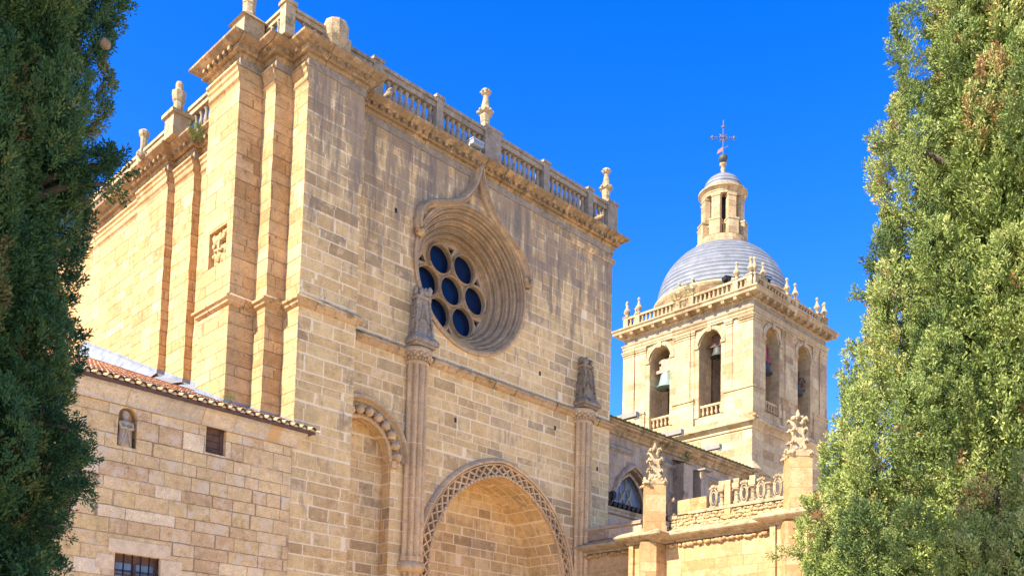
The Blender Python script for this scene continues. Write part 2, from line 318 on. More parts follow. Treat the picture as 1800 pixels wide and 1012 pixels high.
class MB:
    def __init__(s): s.v = []; s.f = []; s.sm = []
    def add(s, vs, fs, smooth=False):
        o = len(s.v); s.v += [tuple(map(float, p)) for p in vs]
        for f in fs: s.f.append(tuple(i + o for i in f)); s.sm.append(smooth)
        return s
    def box(s, x0, x1, y0, y1, z0, z1):
        return s.add([(x0, y0, z0), (x1, y0, z0), (x1, y1, z0), (x0, y1, z0), (x0, y0, z1), (x1, y0, z1), (x1, y1, z1), (x0, y1, z1)],
                     [(3, 2, 1, 0), (4, 5, 6, 7), (0, 1, 5, 4), (1, 2, 6, 5), (2, 3, 7, 6), (3, 0, 4, 7)])
    def obox(s, c, hx, hy, z0, z1, rot=0.0, top=1.0):
        ca, sa = math.cos(rot), math.sin(rot)
        P = []
        for z, k in ((z0, 1.0), (z1, top)):
            for a, b in ((-1, -1), (1, -1), (1, 1), (-1, 1)):
                x, y = a * hx * k, b * hy * k
                P.append((c[0] + x * ca - y * sa, c[1] + x * sa + y * ca, z))
        return s.add(P, [(3, 2, 1, 0), (4, 5, 6, 7), (0, 1, 5, 4), (1, 2, 6, 5), (2, 3, 7, 6), (3, 0, 4, 7)])
    def prism(s, poly, z0, z1, smooth=False):
        n = len(poly)
        vs = [(x, y, z0) for x, y in poly] + [(x, y, z1) for x, y in poly]
        s.add(vs, [(i, (i + 1) % n, n + (i + 1) % n, n + i) for i in range(n)], smooth)
        tri = tessellate_polygon([[Vector((x, y, 0)) for x, y in poly]])
        return s.add(vs, [tuple(t) for t in tri] + [tuple(i + n for i in t) for t in tri])
    def lathe(s, c, prof, n=12, rot=0.0, smooth=True, a0=0.0, a1=2 * PI, sc=(1, 1), squash=None):
        full = abs(a1 - a0 - 2 * PI) < 1e-6; m = n if full else n + 1
        vs = []
        for r, z in prof:
            for i in range(m):
                a = a0 + (a1 - a0) * i / n + rot
                vs.append((c[0] + r * math.cos(a) * sc[0], c[1] + r * math.sin(a) * sc[1], c[2] + z if len(c) > 2 else z))
        fs = []
        for j in range(len(prof) - 1):
            for i in range(n):
                k = (i + 1) % m
                fs.append((j * m + i, j * m + k, (j + 1) * m + k, (j + 1) * m + i))
        s.add(vs, fs, smooth)
        if full:
            s.f.append(tuple(len(s.v) - len(vs) + i for i in reversed(range(m)))); s.sm.append(False)
            s.f.append(tuple(len(s.v) - m + i for i in range(m))); s.sm.append(False)
        return s
    def ball(s, c, r, n=8, m=6, sc=(1, 1, 1), jit=0.0, rg=rnd):
        vs = []
        for j in range(m + 1):
            t = PI * j / m
            for i in range(n):
                a = 2 * PI * i / n
                k = r * (1 + rg.uniform(-jit, jit))
                vs.append((c[0] + k * sc[0] * math.sin(t) * math.cos(a), c[1] + k * sc[1] * math.sin(t) * math.sin(a), c[2] + k * sc[2] * math.cos(t)))
        fs = [(j * n + i, (j + 1) * n + i, (j + 1) * n + (i + 1) % n, j * n + (i + 1) % n) for j in range(m) for i in range(n)]
        return s.add(vs, fs, True)
    def tube(s, path, r, n=8, smooth=True, cap=True):
        path = [Vector(p) for p in path]; rs = r if isinstance(r, (list, tuple)) else [r] * len(path)
        vs = []; up = None
        for i, p in enumerate(path):
            d = (path[min(i + 1, len(path) - 1)] - path[max(i - 1, 0)]).normalized()
            if up is None: up = Vector((0, 0, 1)) if abs(d.z) < 0.9 else Vector((1, 0, 0))
            x = d.cross(up).normalized(); y = x.cross(d).normalized(); up = y
            for k in range(n):
                a = 2 * PI * k / n
                q = p + (x * math.cos(a) + y * math.sin(a)) * rs[i]; vs.append(q[:])
        fs = [(i * n + k, i * n + (k + 1) % n, (i + 1) * n + (k + 1) % n, (i + 1) * n + k) for i in range(len(path) - 1) for k in range(n)]
        s.add(vs, fs, smooth)
        if cap:
            o = len(s.v) - len(vs)
            s.f.append(tuple(o + k for k in range(n))); s.sm.append(False)
            s.f.append(tuple(len(s.v) - n + k for k in range(n))); s.sm.append(False)
        return s
    def sweep(s, path, prof, mapf=mapZ, closed=False, smooth=False, caps=True, rscale=None):
        n = len(path); P = [np.array(p, float) for p in path]; ms = []
        for i in range(n):
            ds = []
            if closed or i > 0: d = P[i] - P[i - 1]; ds.append(d / np.hypot(*d))
            if closed or i < n - 1: d = P[(i + 1) % n] - P[i]; ds.append(d / np.hypot(*d))
            ns = [np.array([d[1], -d[0]]) for d in ds]
            if len(ns) == 1: ms.append(ns[0])
            else:
                k = 1 + ns[0] @ ns[1]; ms.append((ns[0] + ns[1]) / max(k, 0.15))
        m = len(prof); vs = []
        for i in range(n):
            for o, h in prof:
                q = P[i] + ms[i] * o; vs.append(mapf(q[0], q[1], h))
        fs = []
        for i in range(n if closed else n - 1):
            j = (i + 1) % n
            for k in range(m - 1): fs.append((i * m + k, j * m + k, j * m + k + 1, i * m + k + 1))
        s.add(vs, fs, smooth)
        if caps and not closed and m > 2:
            o = len(s.v) - len(vs)
            s.f.append(tuple(o + k for k in range(m))); s.sm.append(False)
            s.f.append(tuple(len(s.v) - m + k for k in range(m))); s.sm.append(False)
        return s
    def wall(s, outer, holes, mapf, h=0.0):
        """flat wall polygon with holes"""
        loops = [outer] + holes
        tri = tessellate_polygon([[Vector((a, b, 0)) for a, b in L] for L in loops])
        pts = [p for L in loops for p in L]
        return s.add([mapf(a, b, h) for a, b in pts], [tuple(t) for t in tri])
    def reveal(s, loop, mapf, h0, h1, closed=True, smooth=False):
        n = len(loop)
        vs = [mapf(a, b, h0) for a, b in loop] + [mapf(a, b, h1) for a, b in loop]
        return s.add(vs, [(i, (i + 1) % n, n + (i + 1) % n, n + i) for i in range(n if closed else n - 1)], smooth)
    def build(s, name, mat, parent=None, org=None, label=None):
        v = np.array(s.v, dtype=np.float64)
        me = bpy.data.meshes.new(name)
        if org is None: org = (0, 0, 0)
        me.from_pydata((v - np.array(org)).tolist(), [], s.f)
        me.polygons.foreach_set('use_smooth', s.sm)
        # metric box UVs from world position
        uvl = me.uv_layers.new(name='UVMap')
        nl = len(me.loops); li = np.zeros(nl, dtype=np.int32); me.loops.foreach_get('vertex_index', li)
        npol = len(me.polygons); nrm = np.zeros(npol * 3); me.polygons.foreach_get('normal', nrm); nrm = nrm.reshape(-1, 3)
        tot = np.zeros(npol, dtype=np.int32); me.polygons.foreach_get('loop_total', tot)
        fn = np.repeat(nrm, tot, axis=0); co = v[li]
        t = np.stack([-fn[:, 1], fn[:, 0]], 1); L = np.hypot(t[:, 0], t[:, 1]); L[L < 1e-6] = 1; t /= L[:, None]
        sg = np.where((t[:, 0] > 1e-3) | ((np.abs(t[:, 0]) <= 1e-3) & (t[:, 1] > 0)), 1.0, -1.0); t *= sg[:, None]
        u = co[:, 0] * t[:, 0] + co[:, 1] * t[:, 1]; vv = co[:, 2].copy()
        flat = np.abs(fn[:, 2]) > 0.8
        u[flat] = co[flat, 0]; vv[flat] = co[flat, 1]
        uvl.data.foreach_set('uv', np.stack([u, vv], 1).ravel().astype(np.float32))
        me.materials.append(M[mat]); me.update()
        ob = bpy.data.objects.new(name, me); COL.objects.link(ob)
        if parent is not None:
            ob.parent = parent
            wp = Vector(parent.get('_w', (0, 0, 0)))
            ob.location = Vector(org) - wp
        else: ob.location = org
        ob['_w'] = tuple(org)
        if label: ob['label'] = label
        return ob

def tag(o, label=None, cat=None, group=None, kind=None):
    if label: o['label'] = label
    if cat: o['category'] = cat
    if group: o['group'] = group
    if kind: o['kind'] = kind
    return o
def thing(name, loc, label, cat, group=None):
    o = bpy.data.objects.new(name, None); o.empty_display_size = 0.3; COL.objects.link(o)
    o.location = loc; o['_w'] = tuple(loc)
    return tag(o, label, cat, group)
def part(mb, name, mat, par, org=None, label=None):
    return mb.build(name, mat, par, org if org is not None else tuple(par['_w']), label)
def dup(o, par, wloc, rz=0.0):
    c = o.copy(); COL.objects.link(c); c.parent = par
    c.location = Vector(wloc) - Vector(par['_w']); c.rotation_euler = (0, 0, rz); c['_w'] = tuple(wloc)
    return c
def circ(cx, cz, r, n=48, a0=0.0, a1=2 * PI):
    k = n if abs(a1 - a0 - 2 * PI) < 1e-6 else n + 1
    return [(cx + r * math.cos(a0 + (a1 - a0) * i / n), cz + r * math.sin(a0 + (a1 - a0) * i / n)) for i in range(k)]
def parch(cx, half, c, z0, zb, n=20):
    """pointed arch outline from left foot to right foot"""
    Rr = half + c; top = math.acos(c / Rr); L = []
    if zb < z0: L.append((cx - half, zb))
    for i in range(n + 1):
        a = PI - (PI - (PI - top)) * i / n
        L.append((cx + c + Rr * math.cos(a), z0 + Rr * math.sin(a)))
    Rt = [(2 * cx - x, z) for x, z in reversed(L[:-1])]
    return L + Rt
def rarch(cx, half, z0, zb, n=20):
    L = [(cx - half, zb)] + [(cx + half * math.cos(PI - PI * i / n), z0 + half * math.sin(PI * i / n)) for i in range(n + 1)] + [(cx + half, zb)]
    return L

# ------------------------------------------------------------------ ground
g = MB(); g.add([(-600, -600, 0), (900, -600, 0), (900, 900, 0), (-600, 900, 0)], [(0, 1, 2, 3)])
tag(g.build('ground', 'ground'), 'pale stone paved square in front of the church', 'ground', kind='structure')

# ================================================================== TRANSEPT
T = thing('church_transept', (25.0, 34.0, 0), 'tall golden stone transept front with the rose window and pointed portal arch', 'church')
ZT = 23.9
# plan of the left flank, from far back towards the street, then along the front
LEFT = [(16.5, 52.0), (16.5, 39.2), (16.25, 39.2), (16.25, 36.5), (16.55, 36.5), (16.55, 34.9), (16.85, 34.9), (16.85, 30.7), (15.0, 30.7), (15.0, 28.65),
        (15.9, 28.65), (15.9, 27.9), (16.58, 27.9), (16.58, 27.0)]
def vwalls(mb, path, z0, z1):
    """vertical walls, course by course, with slightly worn corner stones"""
    zs_ = [z0, 5.0] + list(np.arange(5.44, z1 - 0.2, 0.44)) + [z1]
    def jv(i, k):
        if i in (0, len(path) - 1): return (0.0, 0.0)
        r_ = random.Random(int(path[i][0] * 977 + path[i][1] * 613) * 131 + k); return (r_.uniform(-.016, .016), r_.uniform(-.016, .016))
    for i, ((xa, ya), (xb, yb)) in enumerate(zip(path[:-1], path[1:])):
        for k, (za, zb) in enumerate(zip(zs_[:-1], zs_[1:])):
            a0_, a1_, b0_, b1_ = jv(i, k), jv(i, k + 1), jv(i + 1, k), jv(i + 1, k + 1)
            mb.add([(xa + a0_[0], ya + a0_[1], za), (xb + b0_[0], yb + b0_[1], za), (xb + b1_[0], yb + b1_[1], zb), (xa + a1_[0], ya + a1_[1], zb)], [(0, 1, 2, 3)])
b = MB(); vwalls(b, LEFT[:9], 0, ZT); vwalls(b, LEFT[9:], 0, ZT)
rec = [(29.03, 16.58), (30.22, 16.58), (30.22, 17.82), (29.03, 17.82)]
b.wall([(28.65, 0), (30.7, 0), (30.7, ZT), (28.65, ZT)], [rec], mapX(15.0)); b.reveal(rec, mapX(15.0), 0, 0.2)
# coat of arms recess is set on the pilaster, behind a frame
part(b, 'side_wall', 'side', T)
b = MB(); vwalls(b, [(16.58, 27.0), (18.84, 27.0), (18.84, 28.0)], 0, ZT)
part(b, 'corner_buttress', 'facade', T)
# front wall with openings
my = mapY(28.0)
RC = (24.92, 18.95)
PC = 26.85
portal_in = parch(PC, 3.74, 0.49, 7.3, 0.0)
portal_cut = parch(PC, 4.18, 0.49, 7.3, 0.0)
niche = rarch(19.9, 1.38, 10.95, 0.0)
b = MB()
b.wall([(18.84, 0.0), (33.5, 0.0), (33.5, ZT), (18.84, ZT)], [circ(*RC, 2.78, 64), [(x, max(z, 0.02)) for x, z in portal_cut], [(x, max(z, 0.02)) for x, z in niche]], my)
b.add([(33.5, 28, 0), (33.5, 36, 0), (33.5, 36, ZT), (33.5, 28, ZT)], [(0, 1, 2, 3)])
b.add([(33.5, 36, 0), (33.5, 52, 0), (33.5, 52, ZT), (33.5, 36, ZT)], [(0, 1, 2, 3)])
b.add([(16.5, 52, 0), (33.5, 52, 0), (33.5, 52, ZT), (16.5, 52, ZT)], [(0, 1, 2, 3)])
part(b, 'front_wall', 'facade', T)
# flat terrace roof behind the balustrade
b = MB(); b.add([(16.9, 28.4, ZT - 0.1), (33.4, 28.4, ZT - 0.1), (33.4, 52, ZT - 0.1), (16.9, 52, ZT - 0.1)], [(0, 1, 2, 3)])
part(b, 'terrace_roof', 'grey', T)
# putlog holes, their shade put in as flat dark patches, and scars
for x, z in ((24.3, 13.2), (30.2, 9.9), (19.75, 6.35), (29.9, 14.2), (32.7, 13.0), (21.1, 20.3), (28.9, 16.3)):
    b = MB(); b.box(x - 0.06, x + 0.06, 27.995, 28.02, z - 0.09, z + 0.09); part(b, 'putlog_shade_patch', 'dark', T)
b = MB(); b.prism([(32.55, 28.0), (32.6, 27.96), (32.85, 27.96), (32.9, 28.0)], 12.7, 13.0)
# ---------------- rose window
rw = MB()
prof = [(2.96, 0.0), (2.96, -0.10), (2.88, -0.12), (2.80, -0.06), (2.78, 0.02), (2.70, 0.05), (2.72, 0.14), (2.66, 0.20), (2.58, 0.20), (2.52, 0.27), (2.54, 0.38), (2.48, 0.45),
        (2.40, 0.45), (2.33, 0.52), (2.36, 0.64), (2.29, 0.72), (2.20, 0.72), (2.15, 0.80), (2.17, 0.92), (2.10, 1.0), (2.03, 1.0), (1.97, 1.08), (1.97, 1.5)]
p2 = [prof[0]]
for (ra, ha), (rb, hb) in zip(prof[:-1], prof[1:]):
    if ra < 2.9 and math.hypot(ra - rb, ha - hb) > 0.07:
        nx_, ny_ = -(hb - ha), (rb - ra); L_ = math.hypot(nx_, ny_); nx_, ny_ = nx_ / L_, ny_ / L_
        for t_, o_ in ((0.28, 0.0), (0.34, -0.035), (0.40, 0.0), (0.45, 0.04), (0.62, 0.04), (0.67, 0.0), (0.73, -0.035), (0.79, 0.0)): p2.append((ra + (rb - ra) * t_ + nx_ * o_, ha + (hb - ha) * t_ + ny_ * o_))
    p2.append((rb, hb))
prof = p2
n = 96; vs = []; fs = []
for i in range(n):
    a = 2 * PI * i / n
    for r, h in prof: vs.append((RC[0] + r * math.cos(a), 28 + h, RC[1] + r * math.sin(a)))
m = len(prof)
for i in range(n):
    for k in range(m - 1): fs.append((i * m + k, ((i + 1) % n) * m + k, ((i + 1) % n) * m + k + 1, i * m + k + 1))
rw.add(vs, fs)
RW = part(rw, 'rose_window', 'rosetrim', T)
lob = [(RC[0], RC[1] - 0.05)] + [(RC[0] + 1.27 * math.cos(R(60 * k)), RC[1] - 0.05 + 1.27 * math.sin(R(60 * k))) for k in range(6)]
tri_h = []
for k in range(6):
    for rr, sz, fl in ((0.735, 0.05, 0), (1.70, 0.21, PI)):
        a = R(60 * k + 30); c = (RC[0] + rr * math.cos(a), RC[1] - 0.05 + rr * math.sin(a))
        tri_h.append([(c[0] + sz * math.cos(a + fl + 2 * PI * q / 3), c[1] + sz * math.sin(a + fl + 2 * PI * q / 3)) for q in range(3)])
tr = MB()
mt = mapY(29.30)
holes = [circ(x, z, 0.60, 32) for x, z in lob] + tri_h
tr.wall(circ(*RC, 2.0, 64), holes, mt)
for L in holes: tr.reveal(L, mt, 0, 0.14)
for x, z in lob:                                # moulded ring round every lobe
    L = list(reversed(circ(x, z, 0.600, 40)))
    tr.sweep(L, [(0.034, 0.0), (0.034, -0.13), (0.005, -0.17), (-0.02, -0.13), (-0.035, -0.10), (-0.035, -0.04)], mt, closed=True)
    tr.sweep(L, [(-0.03, -0.06), (-0.055, -0.03), (-0.06, 0.02), (-0.08, 0.04), (-0.085, 0.08), (-0.06, 0.12)], mt, closed=True)
part(tr, 'tracery', 'rosetrim', RW)
gl = MB(); L = circ(*RC, 2.0, 48); gl.add([mapY(29.47)(a, z, 0) for a, z in L], [tuple(range(48))])
part(gl, 'glass_pane', 'glass', RW)
# ogee hood over the rose
def bez(a, b_, c, d, n=10):
    return [tuple((1 - t) ** 3 * a[q] + 3 * (1 - t) ** 2 * t * b_[q] + 3 * (1 - t) * t * t * c[q] + t ** 3 * d[q] for q in (0, 1)) for t in [k / n for k in range(n + 1)]]
hood = bez((22.10, 19.95), (21.98, 21.15), (22.85, 21.2), (23.65, 21.56)) + bez((23.65, 21.56), (24.45, 21.92), (24.98, 22.7), (25.07, 23.66))[1:]
hoodr = bez((25.07, 23.66), (25.14, 22.75), (25.55, 22.1), (26.35, 21.52)) + bez((26.35, 21.52), (27.1, 20.97), (27.85, 20.75), (27.90, 19.92))[1:]
hd = MB()
hprof = [(0.20, 0.0), (0.17, -0.14), (0.07, -0.33), (0.0, -0.35), (-0.04, -0.22), (-0.06, -0.20), (-0.08, -0.22), (-0.13, -0.16), (-0.15, -0.05), (-0.15, 0.0)]
hd.sweep(hood, [(-o, h) for o, h in hprof], my); hd.sweep(hoodr, [(-o, h) for o, h in hprof], my)
part(hd, 'hood_mould', 'rosetrim', T)
for x, z in ((22.13, 19.82), (27.9, 19.78)):
    c = MB(); c.ball((x, 27.86, z), 0.2, 8, 6, (1.1, 1, 1), 0.2); c.ball((x + 0.12, 27.82, z + 0.13), 0.12, 6, 5, jit=0.2); c.ball((x - 0.1, 27.84, z + 0.16), 0.13, 6, 5, jit=0.2)
    part(c, 'corbel_head', 'trim', T)
c = MB(); c.ball((25.07, 27.82, 23.55), 0.19, 8, 6, (1, 1, 1.5), 0.15); part(c, 'hood_finial', 'trim', T)
# ---------------- portal
p = MB()
p.reveal([(x, max(z, 0.02)) for x, z in portal_in], my, 0.0, 1.9, closed=False)
p.wall([(x, max(z, 0.02)) for x, z in portal_in], [], mapY(29.9))
PW = part(p, 'portal_recess', 'facade', T)
band = parch(PC, 3.97, 0.49, 7.3, 0.0, 26)
pb = MB()
pb.sweep(band, [(-0.26, 0.3), (-0.26, -0.10), (-0.23, -0.13), (-0.19, -0.10), (-0.185, 0.07), (0.185, 0.07), (0.19, -0.10), (0.23, -0.15), (0.27, -0.10), (0.27, 0.0)], my)
PB = part(pb, 'portal_arch_band', 'carved', T)
hm = parch(PC, 4.36, 0.49, 7.3, 6.9, 26)
ph = MB(); ph.sweep(hm, [(0.10, 0.0), (0.11, -0.13), (0.03, -0.17), (-0.06, -0.09), (-0.10, 0.0)], my); part(ph, 'portal_hood', 'carved', T)
def walk(path, step, start=0.0):
    P = [np.array(q) for q in path]; acc = start; out = []
    for a, c in zip(P[:-1], P[1:]):
        d = c - a; L = np.hypot(*d)
        while acc < L:
            q = a + d * acc / L; t = d / L; out.append((q[0], q[1], t[0], t[1])); acc += step
        acc -= L
    return out
la = MB(); bd = MB()
W = walk(band, 0.44, 0.1)
for (x, z, tx, tz), (x2, z2, tx2, tz2) in zip(W[:-1], W[1:]):
    if z < 4.5: continue
    n1 = (-tz, tx); n2 = (-tz2, tx2); q = 0.18
    for s1, s2 in ((q, -q), (-q, q)):
        A = np.array([x + n1[0] * s1, z + n1[1] * s1]); B = np.array([x2 + n2[0] * s2, z2 + n2[1] * s2])
        d = (B - A) / np.hypot(*(B - A)); nn = np.array([-d[1], d[0]]) * 0.031
        dd = 0.004 if s1 > 0 else 0.0
        pts = [A + nn, B + nn, B - nn, A - nn]
        la.add([(pp[0], 28.0, pp[1]) for pp in pts] + [(pp[0], 27.885 + dd, pp[1]) for pp in pts], [(4, 5, 6, 7), (0, 1, 5, 4), (1, 2, 6, 5), (2, 3, 7, 6), (3, 0, 4, 7)])
part(la, 'lattice_ornament', 'carved', PB)
for off, stp, sz in ((0.34, 0.15, 0.04),):
    for x, z, tx, tz in walk(parch(PC, 3.97 + off - 0.02, 0.49, 7.3, 4.6, 26), stp): bd.ball((x, 27.9, z), sz, 6, 4)
for x, z, tx, tz in walk(parch(PC, 3.73, 0.49, 7.3, 4.6, 26), 0.2): bd.obox((x, 27.93), 0.055, 0.07, z - 0.055, z + 0.055)
tag(part(bd, 'bead_ornament', 'carved', PB), kind='stuff')
# ---------------- blind niche left of the portal
mb = MB(); mb.reveal([(x, max(z, 0.02)) for x, z in niche], my, 0, 0.55, closed=False); mb.wall([(x, max(z, 0.02)) for x, z in niche], [], mapY(28.55))
BN = part(mb, 'blind_niche', 'facade', T)
mb = MB()
arc = circ(19.9, 10.95, 2.0, 36, PI, 0)
mb.sweep(arc, [(-0.12, 0.0), (-0.12, -0.12), (-0.04, -0.24), (0.06, -0.26), (0.1, -0.14), (0.14, 0.0)], my)
mb.sweep(circ(19.9, 10.95, 1.86, 36, PI, 0), [(-0.06, 0.0), (-0.05, -0.09), (0.02, -0.11), (0.06, -0.05), (0.07, 0.0)], my)
mb.sweep(circ(19.9, 10.95, 1.32, 36, PI, 0), [(-0.09, 0.02), (-0.09, -0.08), (0.0, -0.12), (0.08, -0.08), (0.08, 0.0)], my)
part(mb, 'niche_hood', 'carved', BN)
for k in range(12):
    a = PI * (0.03 + 0.94 * k / 11.0)
    x, z = 19.9 + 1.52 * math.cos(a), 10.95 + 1.52 * math.sin(a)
    mb = MB(); mb.ball((x, 27.80, z), 0.175, 9, 7, jit=0.10)
    for q in range(3):
        aa = a + (q - 1) * 1.9 + PI
        mb.ball((x + 0.1 * math.cos(aa), 27.90, z + 0.1 * math.sin(aa)), 0.095, 6, 5, jit=0.15)
    part(mb, 'ball_flower', 'carved', BN)
mb = MB(); mb.prism([(21.2, 28.0), (21.25, 27.86), (21.4, 27.8), (21.5, 27.9), (21.5, 28.0)], 10.7, 10.95); part(mb, 'niche_corbel', 'carved', BN)
# ---------------- column clusters with canopies
def cluster(cx, hw):
    def scal(r0, amp, n=70, k=5):
        return [(cx + (r0 + amp * abs(math.sin(k * PI * i / n))) * hw * math.cos(PI + PI * i / n), 28.0 + (r0 + amp * abs(math.sin(k * PI * i / n))) * 0.50 * math.sin(PI + PI * i / n)) for i in range(n + 1)]
    m_ = MB(); m_.prism(scal(0.76, 0.26), 7.35, 14.75)
    for zz in (7.4, ): m_.prism(scal(0.95, 0.15), zz, zz + 0.18)
    P_ = part(m_, 'column_cluster', 'carved', T)
    m_ = MB(); m_.lathe((cx, 28.0), [(0.0, 7.0), (0.42, 7.0), (0.54, 7.1), (0.57, 7.25), (0.5, 7.4), (0.0, 7.4)], 20, a0=PI, a1=2 * PI); m_.prism(scal(0.62, 0.2), 0.0, 7.0); part(m_, 'console', 'carved', P_)
    m_ = MB(); m_.lathe((cx, 28.0), [(0.46, 14.7), (0.52, 14.76), (0.48, 14.84), (0.53, 15.05), (0.60, 15.2), (0.61, 15.28), (0.55, 15.34), (0.0, 15.34)], 24, a0=PI, a1=2 * PI)
    for k in range(14):
        a = PI + PI * (k + 0.5) / 14
        m_.ball((cx + 0.55 * math.cos(a), 28 + 0.55 * math.sin(a), 15.0 + 0.08 * (k % 2)), 0.085, 6, 5, jit=0.3)
        m_.ball((cx + 0.56 * math.cos(a + 0.1), 28 + 0.56 * math.sin(a + 0.1), 14.88), 0.05, 5, 4, jit=0.3)
    part(m_, 'capital', 'carved', P_)
    # canopy / tabernacle
    y1 = 28.0
    m_ = MB()
    m_.box(cx - 0.72, cx + 0.72, y1 - 0.78, y1, 15.36, 15.46); m_.box(cx - 0.82, cx + 0.82, y1 - 0.9, y1, 15.46, 15.6)
    m_.add([(cx - 0.82, y1 - 0.9, 15.6), (cx + 0.82, y1 - 0.9, 15.6), (cx + 0.82, y1, 15.6), (cx - 0.82, y1, 15.6), (cx - 0.62, y1 - 0.66, 15.82), (cx + 0.62, y1 - 0.66, 15.82), (cx + 0.62, y1, 15.82), (cx - 0.62, y1, 15.82)],
           [(0, 1, 5, 4), (1, 2, 6, 5), (3, 0, 4, 7), (4, 5, 6, 7)])
    m_.add([(cx - 0.55, y1 - 0.58, 15.82), (cx + 0.55, y1 - 0.58, 15.82), (cx + 0.55, y1, 15.82), (cx - 0.55, y1, 15.82), (cx - 0.40, y1 - 0.44, 17.2), (cx + 0.40, y1 - 0.44, 17.2), (cx + 0.40, y1, 17.2), (cx - 0.40, y1, 17.2)],
           [(0, 1, 5, 4), (1, 2, 6, 5), (3, 0, 4, 7), (4, 5, 6, 7)])
    for sx, sy in ((-1, -1), (1, -1), (-1, 0), (1, 0)):     # corner buttresses with crockets
        for k in range(9):
            t = k / 8.0; q = 0.58 - 0.17 * t; yy = y1 - (0.62 - 0.16 * t) if sy else y1 - 0.08
            m_.ball((cx + sx * q + rnd.uniform(-.02, .02), yy + rnd.uniform(-.02, .02), 15.9 + 1.3 * t), 0.075, 6, 4, (1, 1, 1.5), 0.3)
        yy0 = y1 - 0.6 if sy else y1 - 0.08; yy1 = y1 - 0.45 if sy else y1 - 0.08
        m_.tube([(cx + sx * 0.56, yy0, 15.8), (cx + sx * 0.41, yy1, 17.25)], [0.07, 0.05], 6)
    for face in range(3):                                   # gabled tracery on each face
        for k in range(7):
            t = k / 6.0 * PI
            u_ = 0.27 * math.cos(t); z_ = 16.3 + 0.22 * math.sin(t)
            if face == 0: m_.ball((cx + u_, y1 - 0.56, z_), 0.055, 6, 4, jit=0.3)
            else: m_.ball((cx + (-1 if face == 1 else 1) * 0.53, y1 - 0.3 + u_ * 0.9, z_), 0.055, 6, 4, jit=0.3)
        for k in range(6):
            z_ = 16.55 + 0.1 * k
            for sgn in (-1, 1):
                u_ = sgn * max(0.02, 0.16 - 0.03 * k)
                if face == 0: m_.ball((cx + u_, y1 - 0.52 + 0.01 * k, z_), 0.045, 5, 4, (1, 1, 1.3), jit=0.3)
                else: m_.ball((cx + (-1 if face == 1 else 1) * (0.48 - 0.012 * k), y1 - 0.27 + u_, z_), 0.045, 5, 4, (1, 1, 1.3), jit=0.3)
    m_.box(cx - 0.48, cx + 0.48, y1 - 0.54, y1, 17.2, 17.32)
    for k in range(12):
        m_.ball((cx + rnd.uniform(-0.42, 0.42), y1 - rnd.uniform(0.1, 0.5), 17.38 + rnd.uniform(0, 0.18)), rnd.uniform(0.1, 0.17), 7, 5, (1, 1, 1.25), 0.25)
    m_.v = [(cx + (x - cx) * 0.68, 28.0 + (y - 28.0) * 0.74, z) for x, y, z in m_.v]
    part(m_, 'canopy', 'mossy' if cx > 28 else 'grey', P_)
    m_ = MB()
    m_.add([mapY(27.405)(a, z, 0) for a, z in [(cx - 0.2, 15.85), (cx + 0.2, 15.85), (cx + 0.2, 16.25), (cx + 0.1, 16.42), (cx, 16.5), (cx - 0.1, 16.42), (cx - 0.2, 16.25)]], [tuple(range(7))])
    return P_
cluster(22.27, 0.47); cluster(31.58, 0.46)
# ---------------- string course
SP = [(0.0, 15.36), (0.19, 15.20), (0.19, 15.12), (0.12, 15.08), (0.10, 15.0), (0.04, 14.95), (0.0, 14.93)]
b = MB()
b.sweep([(16.85, 30.7), (15.0, 30.7), (15.0, 28.65), (15.9, 28.65), (15.9, 27.9), (16.58, 27.9), (16.58, 27.0), (18.84, 27.0), (18.84, 28.0)], SP)
b.sweep([(18.84, 28.0), (21.75, 28.0)], SP); b.sweep([(22.8, 28.0), (31.05, 28.0)], SP); b.sweep([(32.1, 28.0), (33.5, 28.0), (33.5, 36.0)], SP)
part(b, 'string_course', 'trim', T)
# ---------------- cornice and frieze
FULL = LEFT + [(18.84, 27.0), (18.84, 28.0), (33.5, 28.0), (33.5, 52.0)]
CP = [(0.0, 23.36), (0.06, 23.38), (0.10, 23.46), (0.10, 23.50), (0.20, 23.50), (0.24, 23.53), (0.26, 23.66), (0.36, 23.68), (0.44, 23.74), (0.54, 23.80), (0.57, 23.82), (0.57, 23.90), (0.50, 23.93), (0.0, 23.97)]
b = MB(); b.sweep(FULL, CP)
for (xa, ya), (xb, yb) in zip(FULL[:-1], FULL[1:]):           # dentils
    d = np.array([xb - xa, yb - ya]); L = np.hypot(*d); d = d / L; nn = np.array([d[1], -d[0]])
    if L < 0.6 or ya > 50: continue
    k = max(2, int(L / 0.34))
    for i in range(k):
        q = np.array([xa, ya]) + d * (L * (i + 0.5) / k) + nn * 0.31
        if q[1] > 47: continue
        b.obox((q[0], q[1]), 0.07, 0.075, 23.545, 23.655, rot=math.atan2(d[1], d[0]))
CO = part(b, 'cornice', 'trim', T)
b = MB(); b.sweep(FULL, [(0.0, 23.1), (0.035, 23.1), (0.035, 23.37), (0.0, 23.37)]); part(b, 'frieze', 'grey', T)
b = MB()                                                      # pilaster capitals on the flank
AP = [(0.0, 23.2), (0.16, 23.17), (0.16, 23.08), (0.10, 23.02), (0.10, 22.92), (0.05, 22.86), (0.05, 22.68), (0.09, 22.62), (0.03, 22.56), (0.0, 22.5)]
